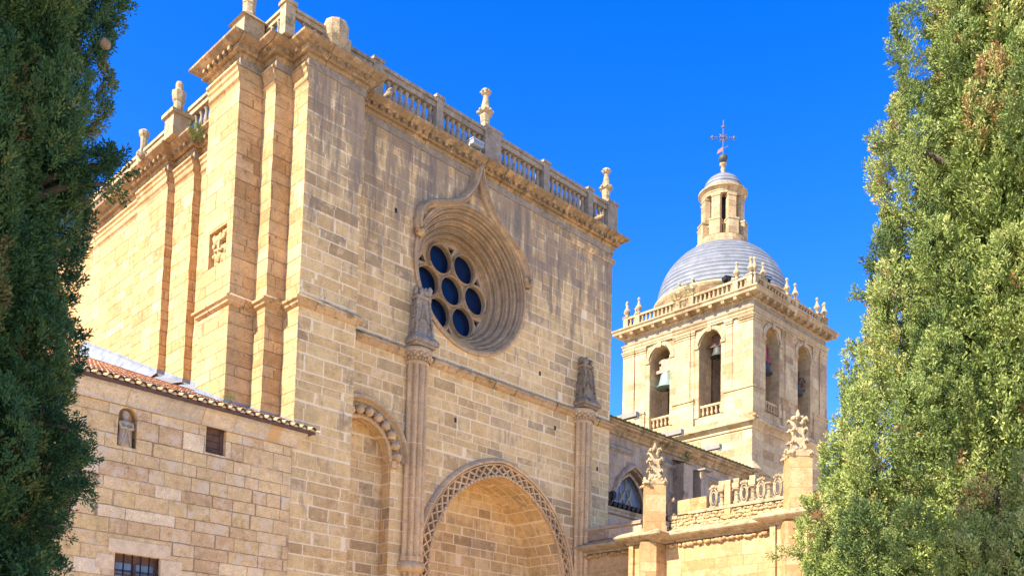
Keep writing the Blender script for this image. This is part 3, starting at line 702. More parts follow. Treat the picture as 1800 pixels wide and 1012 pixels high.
for seg in ([(16.5, 48.0), (16.5, 39.2)], [(16.25, 39.2), (16.25, 36.5)], [(16.55, 36.5), (16.55, 34.9)], [(16.85, 34.9), (16.85, 30.7)], [(15.0, 30.7), (15.0, 28.65)], [(15.9, 28.6), (15.9, 27.9)], [(16.58, 27.85), (16.58, 27.0)]):
    b = MB(); b.sweep(seg, AP)
    k = int(abs(seg[0][1] - seg[1][1]) / 0.22)
    for i in range(k):
        y = seg[1][1] + 0.1 + i * 0.22
        b.box(seg[0][0] - 0.045, seg[0][0] + 0.02, y, y + 0.11, 23.22, 23.35)
    part(b, 'pilaster_capital', 'side', T)
# right end frieze moulding
b = MB(); b.sweep([(30.5, 28.0), (33.5, 28.0), (33.5, 34)], [(0, 22.62), (0.04, 22.64), (0.10, 22.78), (0.12, 22.84), (0.0, 22.9)]); part(b, 'architrave', 'facade', T)
# ---------------- coat of arms on the flank
b = MB()
y0, y1 = 29.03, 30.22
def mx(a, z, h): return (15.0 - 0.05 + h, a, z)
b.add([mapX(15.2)(a, z, 0) for a, z in rec], [(0, 1, 2, 3)])
CA = part(b, 'coat_of_arms', 'side', T)
b = MB()
sh = [(29.25, 17.25), (30.0, 17.25), (30.0, 16.95), (29.85, 16.72), (29.63, 16.62), (29.4, 16.72), (29.25, 16.95)]
b.add([(15.09, a, z) for a, z in sh] + [(15.21, a, z) for a, z in sh], [tuple(range(7))] + [(i, (i + 1) % 7, 7 + (i + 1) % 7, 7 + i) for i in range(7)])
for k in range(26):
    a = rnd.uniform(29.12, 30.12); z = rnd.uniform(16.68, 17.72)
    b.ball((15.12, a, z), rnd.uniform(0.06, 0.13), 7, 5, (0.8, 1, 1.3), 0.2)
b.tube([(15.06, 29.63, 16.7), (15.05, 29.63, 17.3), (15.08, 29.55, 17.65)], 0.05, 6)
b.tube([(15.05, 29.35, 17.05), (15.05, 29.9, 17.15)], 0.05, 6)
part(b, 'carved_shield', 'side', CA)
# ---------------- balustrade
BAL = [(0.0, 0.0), (0.11, 0.0), (0.11, 0.07), (0.065, 0.10), (0.06, 0.14), (0.085, 0.22), (0.115, 0.34), (0.105, 0.46), (0.07, 0.66), (0.06, 0.80), (0.085, 0.86), (0.10, 0.90), (0.10, 0.98), (0.0, 0.98)]
BT = MB()
ZB, ZR = 24.1, 25.08
def rail(mb, path, zr=ZR, h=0.34, wdt=0.17):
    for (xa, ya), (xb, yb) in zip(path[:-1], path[1:]):
        d = np.array([xb - xa, yb - ya]); L = np.hypot(*d); a = math.atan2(d[1], d[0])
        mb.obox(((xa + xb) / 2, (ya + yb) / 2), L / 2, wdt, zr, zr + h * 0.6, a)
        mb.obox(((xa + xb) / 2, (ya + yb) / 2), L / 2, wdt + 0.06, zr + h * 0.6, zr + h, a)
YB = 28.12
posts = [(20.0, 0.2), (22.93, 0.16), (25.75, 0.44), (28.9, 0.17), (31.77, 0.16), (33.32, 0.32)]
rail(BT, [(18.0, YB), (33.2, YB)]); BT.box(17.2, 33.5, YB - 0.2, YB + 0.2, 23.96, ZB)
BAL1 = part(BT, 'balustrade', 'grey', T)
bm0 = MB(); bm0.lathe((0, 0), BAL, 10); B0 = None
def baluster(par, x, y, z, sc=1.0):
    global B0
    if B0 is None:
        B0 = bm0.build('baluster', 'grey', par, (0, 0, 0)); o = B0
        o.location = Vector((x, y, z)) - Vector(par['_w'])
    else: o = dup(B0, par, (x, y, z))
    o.scale = (sc, sc, sc); return o
xs = [17.4] + [p_[0] for p_ in posts]
for i in range(len(posts)):
    a = xs[i] + (posts[i - 1][1] if i else 0.3); c = posts[i][0] - posts[i][1]
    k = max(1, int(round((c - a) / 0.285)))
    if i == 0: continue
    for q in range(k): baluster(BAL1, a + (c - a) * (q + 0.5) / k, YB, ZB)
for x, hw in posts:
    b = MB(); b.box(x - hw, x + hw, YB - 0.255, YB + 0.255, 23.96, 25.45); b.box(x - hw - 0.05, x + hw + 0.05, YB - 0.29, YB + 0.29, 25.44, 25.56)
    part(b, 'balustrade_post', 'grey', BAL1)
def finial(par, x, y, z, s=1.0, mat='pale', name='finial'):
    m_ = MB(); m_.lathe((x, y), [(0.0, z), (0.22 * s, z), (0.24 * s, z + 0.08 * s), (0.19 * s, z + 0.16 * s), (0.19 * s, z + 0.42 * s), (0.21 * s, z + 0.44 * s), (0.2 * s, z + 0.5 * s), (0.23 * s, z + 0.78 * s), (0.32 * s, z + 0.84 * s),
        (0.33 * s, z + 0.95 * s), (0.24 * s, z + 1.0 * s), (0.2 * s, z + 1.1 * s), (0.13 * s, z + 1.45 * s), (0.10 * s, z + 1.65 * s), (0.19 * s, z + 1.72 * s), (0.22 * s, z + 1.84 * s), (0.15 * s, z + 1.95 * s), (0.0, z + 1.98 * s)], 8, smooth=False)
    for k in range(8):
        a = k * PI / 4
        m_.ball((x + 0.32 * s * math.cos(a), y + 0.32 * s * math.sin(a), z + 0.9 * s), 0.07 * s, 5, 4, jit=0.3)
        m_.ball((x + 0.2 * s * math.cos(a), y + 0.2 * s * math.sin(a), z + 1.82 * s), 0.06 * s, 5, 4, jit=0.3)
    return part(m_, name, mat, par)
finial(T, 25.5, YB, 25.4, 0.92); finial(T, 33.1, YB, 25.4, 0.88)
# corner block: short return balustrade, pedestal with pinnacle, stone drum
b = MB(); b.box(15.74, 16.1, 27.2, 27.55, 23.95, 25.0); b.box(15.69, 16.15, 27.15, 27.6, 25.0, 25.12)
rail(b, [(16.1, 27.36), (17.5, 27.36)], 24.74, 0.25, 0.08); rail(b, [(15.92, 27.55), (15.92, 29.0)], 24.74, 0.25, 0.08)
RB = part(b, 'return_balustrade', 'pale', T)
baluster(RB, 16.52, 27.36, 23.96, 0.79); baluster(RB, 16.95, 27.36, 23.96, 0.79); baluster(RB, 17.3, 27.36, 23.96, 0.79); baluster(RB, 15.92, 27.9, 23.96, 0.79); baluster(RB, 15.92, 28.3, 23.96, 0.79)
b = MB(); b.lathe((17.72, 27.25), [(0, 24.35), (0.24, 24.35), (0.3, 24.5), (0.42, 24.72), (0.43, 25.2), (0.40, 25.28), (0, 25.34)], 10, smooth=False); b.box(17.75, 18.25, 27.1, 27.9, 23.96, 24.9)
part(b, 'stone_drum', 'pale', T)
b = MB(); b.box(15.0, 15.75, 28.55, 29.4, 23.95, 24.85)
b.add([(14.9, 28.45, 24.85), (15.85, 28.45, 24.85), (15.85, 29.5, 24.85), (14.9, 29.5, 24.85), (15.15, 28.7, 25.1), (15.6, 28.7, 25.1), (15.6, 29.25, 25.1), (15.15, 29.25, 25.1)], [(3, 2, 1, 0), (4, 5, 6, 7), (0, 1, 5, 4), (1, 2, 6, 5), (2, 3, 7, 6), (3, 0, 4, 7)])
PD = part(b, 'pedestal', 'pale', T); finial(PD, 15.38, 28.98, 25.08, 1.15)
# flank balustrade
b = MB(); rail(b, [(16.6, 29.3), (16.6, 47.0)], ZR - 0.15, 0.32); b.box(16.4, 16.8, 29.3, 47, 23.95, ZB - 0.1)
BAL2 = part(b, 'balustrade', 'pale', T)
for k in range(36):
    y = 31.4 + k * 0.40
    if abs(y - 35.6) < 0.45 or abs(y - 39.6) < 0.3: continue
    baluster(BAL2, 16.6, y, ZB - 0.12, 0.97)
b = MB(); b.box(15.75, 16.45, 35.2, 35.95, 23.9, 24.75); b.box(15.65, 16.55, 35.1, 36.05, 24.75, 24.9)
PD2 = part(b, 'pedestal', 'pale', T)
m_ = MB(); m_.lathe((16.1, 35.58), [(0.0, 24.9), (0.24, 24.9), (0.26, 25.0), (0.2, 25.06), (0.2, 25.45), (0.24, 25.5), (0.28, 25.75), (0.29, 25.85), (0.2, 25.9), (0.15, 26.0), (0.16, 26.15), (0.12, 26.28), (0.0, 26.32)], 8, smooth=False)
part(m_, 'finial', 'pale', PD2)
b = MB(); b.box(16.3, 16.8, 39.35, 39.85, 24.0, 25.3); PD3 = part(b, 'pedestal', 'pale', T)
m_ = MB(); m_.lathe((16.5, 39.6), [(0, 25.3), (0.2, 25.3), (0.14, 25.4), (0.15, 25.9), (0.22, 26.0), (0.24, 26.15), (0.12, 26.25), (0, 26.28)], 8, smooth=False); part(m_, 'finial', 'pale', PD3)
# gargoyles: worn stone waterspouts
def gargoyle(x, y, z, dx, dy, s=1.0, mat='grey'):
    m_ = MB(); L = 0.85 * s
    m_.tube([(x, y, z), (x + dx * L * 0.45, y + dy * L * 0.45, z + 0.03), (x + dx * L * 0.8, y + dy * L * 0.8, z + 0.0), (x + dx * L, y + dy * L, z + 0.06)], [0.2 * s, 0.19 * s, 0.21 * s, 0.13 * s], 8)
    for q in range(6): m_.ball((x + dx * L * rnd.uniform(0.4, 1), y + dy * L * rnd.uniform(0.4, 1), z + rnd.uniform(0, 0.17)), 0.12 * s, 6, 5, jit=0.3)
    return part(m_, 'gargoyle', mat, T)
gargoyle(20.2, 27.75, 24.08, 0, -1, 0.5, 'mossy'); gargoyle(31.9, 27.75, 24.05, 0, -1, 0.6, 'mossy')
gargoyle(16.1, 37.6, 23.9, -1, 0, 0.75, 'mossy'); gargoyle(16.3, 41.2, 23.95, -1, 0, 0.9, 'mossy'); gargoyle(16.6, 32.2, 23.95, -1, 0, 0.55, 'mossy')

# ================================================================== ANNEX
A = thing('annex_building', (11.0, 30.0, 0), 'low stone annex with clay tile lean-to roof at the left foot of the church', 'building')
ya = 26.96; mya = mapY(ya)
nich = rarch(11.24, 0.275, 9.93, 9.08, 14)
shut = [(13.6, 9.45), (14.26, 9.45), (14.26, 10.30), (13.6, 10.30)]
gril = [(11.1, 4.7), (12.4, 4.7), (12.4, 6.08), (11.1, 6.08)]
b = MB(); b.wall([(0.5, 0.0), (16.55, 0.0), (16.55, 10.75), (0.5, 10.75)], [nich, shut, gril], mya)
b.add([(0.5, ya, 0), (0.5, 45, 0), (0.5, 45, 17.5), (0.5, ya, 10.75)], [(0, 1, 2, 3)])
for L, dp in ((nich, 0.3), (shut, 0.28), (gril, 0.3)): b.reveal(L, mya, 0, dp)
part(b, 'wall', 'annex', A)
b = MB(); b.wall(nich, [], mapY(ya + 0.3)); part(b, 'niche_back', 'annex', A)
b = MB(); b.add([mapY(ya + 0.24)(x, z, 0) for x, z in shut], [(0, 1, 2, 3)])
for k in range(4): b.box(13.6, 14.26, ya + 0.2, ya + 0.235, 9.46 + k * 0.21, 9.46 + k * 0.21 + 0.19)
b.box(14.14, 14.25, ya + 0.17, ya + 0.2, 9.46, 10.29)
part(b, 'shutter', 'wood', A)
b = MB(); b.box(10.9, 12.68, ya - 0.025, ya + 0.1, 6.085, 6.46); part(b, 'lintel', 'mortar', A)
b = MB(); b.box(12.42, 13.05, ya - 0.02, ya + 0.1, 5.55, 6.05); part(b, 'quoin', 'mortar', A)
b = MB(); b.box(10.58, 11.08, ya - 0.02, ya + 0.1, 5.6, 6.0); part(b, 'quoin', 'mortar', A)
b = MB(); b.add([mapY(ya + 0.27)(x, z, 0) for x, z in gril], [(0, 1, 2, 3)])
WN = part(b, 'window', 'windowglass', A)
b = MB()
b.box(11.1, 12.4, ya + 0.2, ya + 0.26, 5.86, 6.08); b.box(11.1, 11.17, ya + 0.2, ya + 0.26, 4.7, 5.86); b.box(12.33, 12.4, ya + 0.2, ya + 0.26, 4.7, 5.86); b.box(11.72, 11.79, ya + 0.2, ya + 0.26, 4.7, 5.86); b.box(11.17, 11.72, ya + 0.21, ya + 0.25, 5.5, 5.54); b.box(11.79, 12.33, ya + 0.21, ya + 0.25, 5.5, 5.54)
part(b, 'frame', 'wood', WN)
b = MB()
for k in range(6): b.tube([(11.13 + 0.245 * k, ya + 0.08, 4.7), (11.13 + 0.245 * k, ya + 0.08, 6.08)], 0.022, 6)
for z in (5.0, 5.62): b.box(11.1, 12.4, ya + 0.1, ya + 0.125, z - 0.025, z + 0.025)
part(b, 'iron_grille', 'iron', WN)
# moulded eaves cornice
EP = [(0.0, 10.24), (0.06, 10.24), (0.08, 10.34), (0.12, 10.41), (0.20, 10.50), (0.24, 10.60), (0.30, 10.62), (0.30, 10.70), (0.0, 10.74)]
b = MB(); b.sweep([(0.5, ya), (16.62, ya), (16.62, ya + 0.04)], EP); part(b, 'eaves_cornice', 'eaves', A)
b = MB(); b.box(0.4, 17.1, ya - 0.36, ya + 0.1, 10.705, 10.75); b.box(0.4, 17.14, ya - 0.40, ya - 0.36, 10.69, 10.775); part(b, 'eaves_board', 'wood', A)
# tiled roof: rows of half-round cover tiles over pans, laid in courses up the slope
SL = 0.375
def flz(y): return 10.95 + 0.413 * (y - 26.6)
def roofz(y): return 10.80 + SL * (y - 26.55)
rt = MB()
k = 0; x = 0.6; step = 0.31
while x < 17.2:
    yend = 45.0 if x < 16.2 else 27.9
    if x > 16.45: yend = 26.98
    y = 26.53 - rnd.uniform(0, 0.05); c_ = 0
    while y < yend - 0.02:
        y2 = min(y + 0.42, yend); jx = rnd.uniform(-0.015, 0.015); jz = rnd.uniform(-0.006, 0.01)
        vs = []; N_ = 6
        for yy, rr, lift in ((y, 0.105, 0.035), (y2, 0.088, 0.0)):
            for i in range(N_ + 1):
                a = PI * i / N_
                vs.append((x + jx + rr * math.cos(a), yy, roofz(yy) + lift + jz + rr * 0.95 * math.sin(a)))
            for i in range(N_ + 1):
                a = PI * i / N_
                vs.append((x + jx + (rr - 0.018) * math.cos(a), yy, roofz(yy) + lift + jz + (rr - 0.018) * 0.95 * math.sin(a)))
        m2 = 2 * (N_ + 1); fs = []
        for i in range(N_): fs += [(i, i + 1, m2 + i + 1, m2 + i), (i, N_ + 1 + i, N_ + 2 + i, i + 1)]
        rt.add(vs, fs, False)
        # pan between covers
        px = x + step / 2; vs = []
        for yy, lift in ((y + 0.02, 0.02), (y2, 0.0)):
            for i in range(5):
                a = PI + PI * i / 4
                vs.append((px + 0.10 * math.cos(a), yy, roofz(yy) + lift + 0.035 + 0.05 * math.sin(a)))
        rt.add(vs, [(i, i + 1, 6 + i, 5 + i) for i in range(4)])
        y = y2; c_ += 1
    x += step; k += 1
rt.add([(0.5, 26.6, roofz(26.6) - 0.03), (16.4, 26.6, roofz(26.6) - 0.03), (16.4, 45, roofz(45) - 0.03), (0.5, 45, roofz(45) - 0.03)], [(0, 1, 2, 3)])
RF = part(rt, 'tiled_roof', 'tile', A)
b = MB(); b.lathe((0, 0), [(0.0, 0.0), (0.085, 0.0), (0.085, 0.02), (0.06, 0.08), (0, 0.1)], 8)   # mortar plugs under the eave tiles
x = 0.6; EB = None
while x < 17.1:
    if EB is None: EB = b.build('eave_bedding', 'mortar', RF, (0, 0, 0)); EB.location = Vector((x, 26.62, 10.80)) - Vector(RF['_w'])
    else: dup(EB, RF, (x, 26.62, 10.80))
    x += step
# lead flashing where the roof meets the flank
b = MB()
def flash(path, w_, up):
    for (xa, y_a), (xb, y_b) in zip(path[:-1], path[1:]):
        nx, ny = (y_b - y_a), -(xb - xa); L = math.hypot(nx, ny); nx /= L; ny /= L
        za, zb = flz(y_a), flz(y_b)
        zao, zbo = roofz(y_a + ny * w_) + 0.14, roofz(y_b + ny * w_) + 0.14
        o = 0.02
        A0 = (xa + nx * o, y_a + ny * o); B0_ = (xb + nx * o, y_b + ny * o)
        b.add([(A0[0], A0[1], za), (B0_[0], B0_[1], zb), (B0_[0], B0_[1], zb - 0.14), (A0[0], A0[1], za - 0.14), (xa + nx * w_, y_a + ny * w_, zao), (xb + nx * w_, y_b + ny * w_, zbo)], [(0, 1, 2, 3), (3, 2, 5, 4)])
flash([(16.5, 45), (16.5, 39.2)], 0.25, 0.25); flash([(16.25, 39.2), (16.25, 36.5)], 0.25, 0.25); flash([(16.25, 36.5), (16.55, 36.5)], 0.3, 0.2)
flash([(16.55, 36.5), (16.55, 34.9)], 0.45, 0.22); flash([(16.55, 34.9), (16.85, 34.9)], 0.3, 0.2); flash([(16.85, 34.9), (16.85, 30.75)], 0.5, 0.25)
flash([(15.0, 30.7), (15.0, 28.65)], 0.35, 0.22); flash([(15.0, 28.65), (15.9, 28.65)], 0.2, 0.12); flash([(15.9, 28.65), (15.9, 27.9)], 0.3, 0.2); flash([(15.9, 27.9), (16.58, 27.9)], 0.2, 0.12); flash([(16.58, 27.9), (16.58, 27.05)], 0.25, 0.18)
part(b, 'lead_flashing', 'lead', A)
# statue in the wall niche
S = thing('niche_statue', (11.24, ya + 0.12, 9.085), 'small worn robed stone statue standing in the round-headed niche of the annex wall', 'statue')
b = MB()
sx, sy = 11.22, ya + 0.13
prof = [(0.0, 9.085), (0.20, 9.085), (0.205, 9.2), (0.19, 9.4), (0.175, 9.55), (0.18, 9.66), (0.20, 9.74), (0.19, 9.80), (0.12, 9.85), (0.06, 9.87), (0.06, 9.90), (0.09, 9.93), (0.115, 10.0), (0.11, 10.07), (0.07, 10.13), (0.0, 10.15)]
nn_ = 20; vs = []
for j, (r, z) in enumerate(prof):
    for i in range(nn_):
        a = 2 * PI * i / nn_
        fold = 1 + (0.09 * math.cos(7 * a + 1.0) if z < 9.7 else 0)
        vs.append((sx + r * fold * math.cos(a), sy + 0.72 * r * fold * math.sin(a), z))
fs = [(j * nn_ + i, j * nn_ + (i + 1) % nn_, (j + 1) * nn_ + (i + 1) % nn_, (j + 1) * nn_ + i) for j in range(len(prof) - 1) for i in range(nn_)]
b.add(vs, fs, True)
b.tube([(sx - 0.17, sy - 0.06, 9.76), (sx - 0.15, sy - 0.15, 9.6), (sx + 0.02, sy - 0.17, 9.62)], [0.055, 0.05, 0.04], 8); b.tube([(sx + 0.17, sy - 0.06, 9.76), (sx + 0.16, sy - 0.15, 9.62), (sx + 0.0, sy - 0.18, 9.58)], [0.055, 0.05, 0.04], 8)
b.tube([(sx - 0.1, sy - 0.15, 9.72), (sx + 0.03, sy - 0.165, 9.5), (sx + 0.13, sy - 0.16, 9.1)], 0.02, 5); b.tube([(sx + 0.08, sy - 0.15, 9.72), (sx + 0.0, sy - 0.165, 9.5), (sx - 0.12, sy - 0.16, 9.1)], 0.02, 5)
b.ball((sx, sy - 0.085, 10.0), 0.02, 5, 4); b.ball((sx - 0.035, sy - 0.08, 10.035), 0.014, 5, 4); b.ball((sx + 0.035, sy - 0.08, 10.035), 0.014, 5, 4)
part(b, 'figure', 'flesh', S)

# ================================================================== NAVE
NV = thing('church_nave', (45.0, 42.0, 0), 'grey shaded nave wall with pointed window between transept and bell tower', 'church')
myn = mapY(36.0)
win = parch(45.35, 1.75, 0.9, 14.4, 12.4, 14)
b = MB(); b.wall([(33.5, 0), (58.15, 0), (58.15, 19.0), (33.5, 19.0)], [win], myn); b.reveal(win, myn, 0, 0.9)
b.add([(33.5, 36, 19.0), (58.15, 36, 19.0), (58.15, 48, 21.0), (33.5, 48, 21.0)], [(0, 1, 2, 3)])
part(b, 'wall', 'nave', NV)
b = MB()
b.sweep([(34.0, 36.0), (58.1, 36.0)], [(0.0, 18.55), (0.12, 18.6), (0.12, 18.72), (0.28, 18.86), (0.30, 18.92), (0.48, 19.02), (0.50, 19.12), (0.60, 19.16), (0.60, 19.26), (0.0, 19.30)])
part(b, 'cornice', 'trim', NV)
b = MB(); x = 34.0
while x < 58.0:
    b.lathe((x, 35.40, 19.33), [(0.0, 0.0), (0.13, 0.0), (0.12, 0.035), (0.08, 0.06), (0.0, 0.07)], 8); x += 0.42
b.add([(34, 35.36, 19.3), (58.1, 35.36, 19.3), (58.1, 46, 22.2), (34, 46, 22.2)], [(0, 1, 2, 3)]); b.add([(34, 35.36, 19.27), (58.1, 35.36, 19.27), (58.1, 35.36, 19.36), (34, 35.36, 19.36)], [(0, 1, 2, 3)])
part(b, 'tiled_roof', 'moss', NV)
b = MB()
b.sweep([(33.6, 36.0), (45.2, 36.0)], [(0, 18.05), (0.18, 17.9), (0.18, 17.75), (0.0, 17.6)]); b.sweep([(47.6, 36.0), (58.1, 36.0)], [(0, 18.05), (0.18, 17.9), (0.18, 17.75), (0.0, 17.6)])
part(b, 'string_course', 'grey', NV)
b = MB()
b.sweep(parch(45.35, 1.95, 0.9, 14.4, 12.4, 14), [(0.1, 0), (0.12, -0.14), (0.0, -0.2), (-0.12, -0.08), (-0.14, 0.0)], myn)
b.sweep(parch(45.35, 1.55, 0.9, 14.4, 12.4, 14), [(0.12, 0.3), (0.02, 0.22), (-0.08, 0.3), (-0.08, 0.45)], myn)
WD = part(b, 'pointed_window', 'nave', NV)
b = MB(); b.add([mapY(36.75)(x, z, 0) for x, z in win], [tuple(range(len(win)))]); part(b, 'glass_pane', 'windowglass', WD)
b = MB()
def trace(pts, r=0.06): b.tube([(x, 36.6, z) for x, z in pts], r, 6)
trace([(44.75, 12.4), (44.75, 14.3)]); trace([(45.35, 12.4), (45.35, 14.9)]); trace([(45.95, 12.4), (45.95, 14.3)])
for c_ in (44.2, 44.75, 45.35, 45.95):
    trace([(c_, 14.0), (c_ + 0.06, 14.35), (c_ + 0.3, 14.75), (c_ + 0.54, 14.35), (c_ + 0.6, 14.0)], 0.05)
trace([(44.75, 14.3), (44.8, 15.0), (45.35, 15.8), (45.9, 15.0), (45.95, 14.3)]); trace([(45.35, 14.9), (44.9, 15.4), (44.8, 15.9)]); trace([(45.35, 14.9), (45.8, 15.4), (45.9, 15.9)]); trace([(45.35, 15.8), (45.35, 16.8)])
part(b, 'tracery', 'pale', WD)
b = MB()
b.box(49.3, 50.3, 35.2, 36.0, 0, 18.0); b.add([(49.2, 35.1, 18.0), (50.4, 35.1, 18.0), (50.4, 36, 18.35), (49.2, 36, 18.35)], [(0, 1, 2, 3)])
b.box(50.75, 51.35, 34.9, 36.0, 0, 17.75)
part(b, 'buttress', 'nave', NV)
b = MB(); b.box(50.65, 51.55, 34.55, 36, 17.75, 17.85); part(b, 'buttress_cap', 'spout', NV)
for x in (43.3, 47.65, 51.75):
    b = MB(); b.box(x, x + 0.32, 34.25, 36.2, 19.30, 19.58); b.box(x + 0.1, x + 0.22, 34.22, 34.5, 19.18, 19.3)
    part(b, 'waterspout', 'spout', NV)
# low aisle roof beside the transept
b = MB(); b.wall([(33.52, 0), (44, 0), (44, 12.5), (33.52, 12.5)], [], mapY(31.0)); b.sweep([(33.6, 31.0), (44, 31.0)], [(0, 12.15), (0.12, 12.2), (0.12, 12.32), (0.2, 12.4), (0.2, 12.5), (0, 12.5)]); AI = part(b, 'aisle_wall', 'nave', NV)
b = MB(); x = 33.7
while x < 43.8:
    for c_ in range(10):
        y = 30.7 + c_ * 0.5; z = 12.58 + 0.33 * (y - 30.7)
        b.tube([(x, y, z + 0.04), (x, y + 0.5, z + 0.165 + 0.02)], [0.13, 0.11], 8)
    x += 0.36
b.add([(33.6, 30.7, 12.52), (44, 30.7, 12.52), (44, 35.95, 14.27), (33.6, 35.95, 14.27)], [(0, 1, 2, 3)])
part(b, 'aisle_roof', 'oldtile', NV)
b = MB(); b.tube([(35.2, 31.3, 12.9), (36.9, 30.6, 12.96)], [0.19, 0.19], 12); b.tube([(36.85, 30.62, 12.96), (37.0, 30.56, 12.97)], [0.24, 0.24], 12); part(b, 'ridge_pipe', 'oldtile', NV)

# ================================================================== SIDE CHAPEL
C = thing('side_chapel', (35.0, 20.0, 0), 'sunlit golden chapel with open stone cresting and two crocketed pinnacles', 'chapel')
XC = 31.6; mxc = mapX(XC)
b = MB()
b.add([(XC, 28, 0), (XC, 12.5, 0), (XC, 12.5, 9.5), (XC, 28, 9.5)], [(0, 1, 2, 3)]); b.add([(XC, 12.5, 0), (44, 12.5, 0), (44, 12.5, 9.5), (XC, 12.5, 9.5)], [(0, 1, 2, 3)])
b.add([(44, 12.5, 0), (44, 31, 0), (44, 31, 9.5), (44, 12.5, 9.5)], [(0, 1, 2, 3)]); b.add([(XC, 12.5, 9.5), (44, 12.5, 9.5), (44, 31, 9.5), (XC, 31, 9.5)], [(0, 1, 2, 3)])
part(b, 'wall', 'chapel', C)
KP = [(0.0, 8.93), (0.08, 8.95), (0.10, 9.02), (0.26, 9.06), (0.42, 9.14), (0.47, 9.19), (0.47, 9.25), (0.25, 9.38), (0.0, 9.48)]
b = MB()
PTH = [(XC, 28), (XC, 24.75), (XC - 0.62, 24.75), (XC - 0.62, 23.35), (XC, 23.35), (XC, 18.35), (XC - 0.62, 18.35), (XC - 0.62, 16.85), (XC, 16.85), (XC, 12.5), (44, 12.5)]
b.sweep(PTH, KP)
part(b, 'cornice', 'pale', C)
for seg in ((28.0, 24.8), (23.25, 18.4), (16.8, 13)):
    y = seg[0]; b = MB()                                        # carved frieze under the cornice
    while y > seg[1]:
        b.ball((XC - 0.05, y, 8.84 + rnd.uniform(-.04, .04)), rnd.uniform(0.07, 0.12), 6, 5, (1, 1.25, 0.9), 0.3); y -= rnd.uniform(0.13, 0.24)
    part(b, 'carved_frieze', 'chapel', C)
def pier(yc, y0, y1):
    m_ = MB(); xf = XC - 0.6
    m_.box(xf, XC + 0.1, y0, y1, 0, 8.98)
    m_.obox((xf, yc + 0.12), 0.30, 0.30, 0, 8.95, R(45))
    m_.box(xf - 0.12, xf, y1 - 0.22, y1 - 0.004, 0, 8.96)
    P_ = part(m_, 'buttress', 'chapel', C)
    m_ = MB()
    c_ = (XC - 0.35, yc)
    m_.obox(c_, 0.40, 0.40, 9.35, 11.3, R(45))
    m_.obox(c_, 0.44, 0.44, 9.35, 9.6, R(45))
    part(m_, 'pinnacle_shaft', 'chapel', P_)
    m_ = MB(); rg = random.Random(int(yc * 10))
    m_.obox(c_, 0.42, 0.42, 11.28, 11.42, R(45)); m_.obox(c_, 0.27, 0.27, 11.40, 12.75, R(45), 0.3)
    for f in range(4):                                          # little gables
        a = R(45) + f * PI / 2
        for t in np.linspace(0, PI, 7): 
            u_ = 0.30 * math.cos(t)
            m_.ball((c_[0] + 0.41 * math.cos(a) - u_ * math.sin(a), c_[1] + 0.41 * math.sin(a) + u_ * math.cos(a), 11.32 + 0.26 * math.sin(t)), 0.065, 6, 4)
    for lev, (z, rr, sz) in enumerate(((11.34, 0.60, 0.13), (11.86, 0.36, 0.11), (12.28, 0.36, 0.10), (12.66, 0.33, 0.09))):   # curling crockets on the arrises
        for f in range(4):
            a = f * PI / 2 + rg.uniform(-0.12, 0.12); rr2 = rr * rg.uniform(0.88, 1.08); z_ = z + rg.uniform(-0.05, 0.05)
            ca, sa = math.cos(a), math.sin(a); r0 = max(0.05, 0.30 - 0.085 * lev)
            m_.tube([(c_[0] + r0 * ca, c_[1] + r0 * sa, z_ - 0.22), (c_[0] + (rr2 - 0.12) * ca, c_[1] + (rr2 - 0.12) * sa, z_ - 0.02), (c_[0] + rr2 * ca, c_[1] + rr2 * sa, z_ + 0.06), (c_[0] + (rr2 + 0.06) * ca, c_[1] + (rr2 + 0.06) * sa, z_ - 0.04)], [0.07, 0.075, 0.07, 0.035], 6)
            for sgn in (-1, 0, 1):
                m_.ball((c_[0] + (rr2 - 0.02) * ca - sgn * 0.09 * sa, c_[1] + (rr2 - 0.02) * sa + sgn * 0.09 * ca, z_ + 0.03 - 0.03 * abs(sgn)), sz * rg.uniform(0.45, 0.7), 6, 4, (1, 1, 0.8), 0.35, rg)
    m_.lathe(c_, [(0.0, 12.6), (0.1, 12.65), (0.16, 12.78), (0.08, 12.85), (0.07, 12.95), (0.03, 13.05), (0, 13.08)], 7)
    for f in range(4):
        a = f * PI / 2 + 0.4; m_.ball((c_[0] + 0.17 * math.cos(a), c_[1] + 0.17 * math.sin(a), 12.76), 0.08, 6, 4, jit=0.3, rg=rg)
    part(m_, 'pinnacle', 'pale', P_)
pier(23.72, 23.4, 24.7); pier(17.4, 16.9, 18.3)
# parapet: rubble core and sill
for (ya_, yb_) in ((17.8, 23.3), (12.6, 16.95)):
    b = MB(); b.box(XC + 0.06, XC + 0.45, ya_, yb_, 9.45, 10.0)
    y = ya_ + 0.06
    while y < yb_ - 0.05:
        for z in (9.52, 9.66, 9.80, 9.93): b.ball((XC + 0.05, y + rnd.uniform(-.05, .05), z + rnd.uniform(-.03, .03)), rnd.uniform(0.06, 0.10), 6, 4, (0.8, 1.35, 0.9), 0.35)
        y += 0.15
    part(b, 'parapet_core', 'rubble', C)
b = MB(); b.box(XC - 0.04, XC + 0.5, 17.75, 22.3, 10.0, 10.12); part(b, 'parapet_sill', 'pale', C)
b = MB(); b.box(XC - 0.04, XC + 0.5, 12.6, 16.95, 10.0, 10.12); part(b, 'parapet_sill', 'pale', C)
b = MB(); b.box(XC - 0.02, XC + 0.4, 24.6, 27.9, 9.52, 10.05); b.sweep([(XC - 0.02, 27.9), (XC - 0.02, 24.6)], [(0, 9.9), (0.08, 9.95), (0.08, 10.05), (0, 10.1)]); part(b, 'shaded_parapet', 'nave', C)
b = MB(); b.box(XC + 0.02, XC + 0.36, 21.5, 22.85, 10.05, 10.62); part(b, 'parapet_block', 'chapel', C)
CRX = XC + 0.1
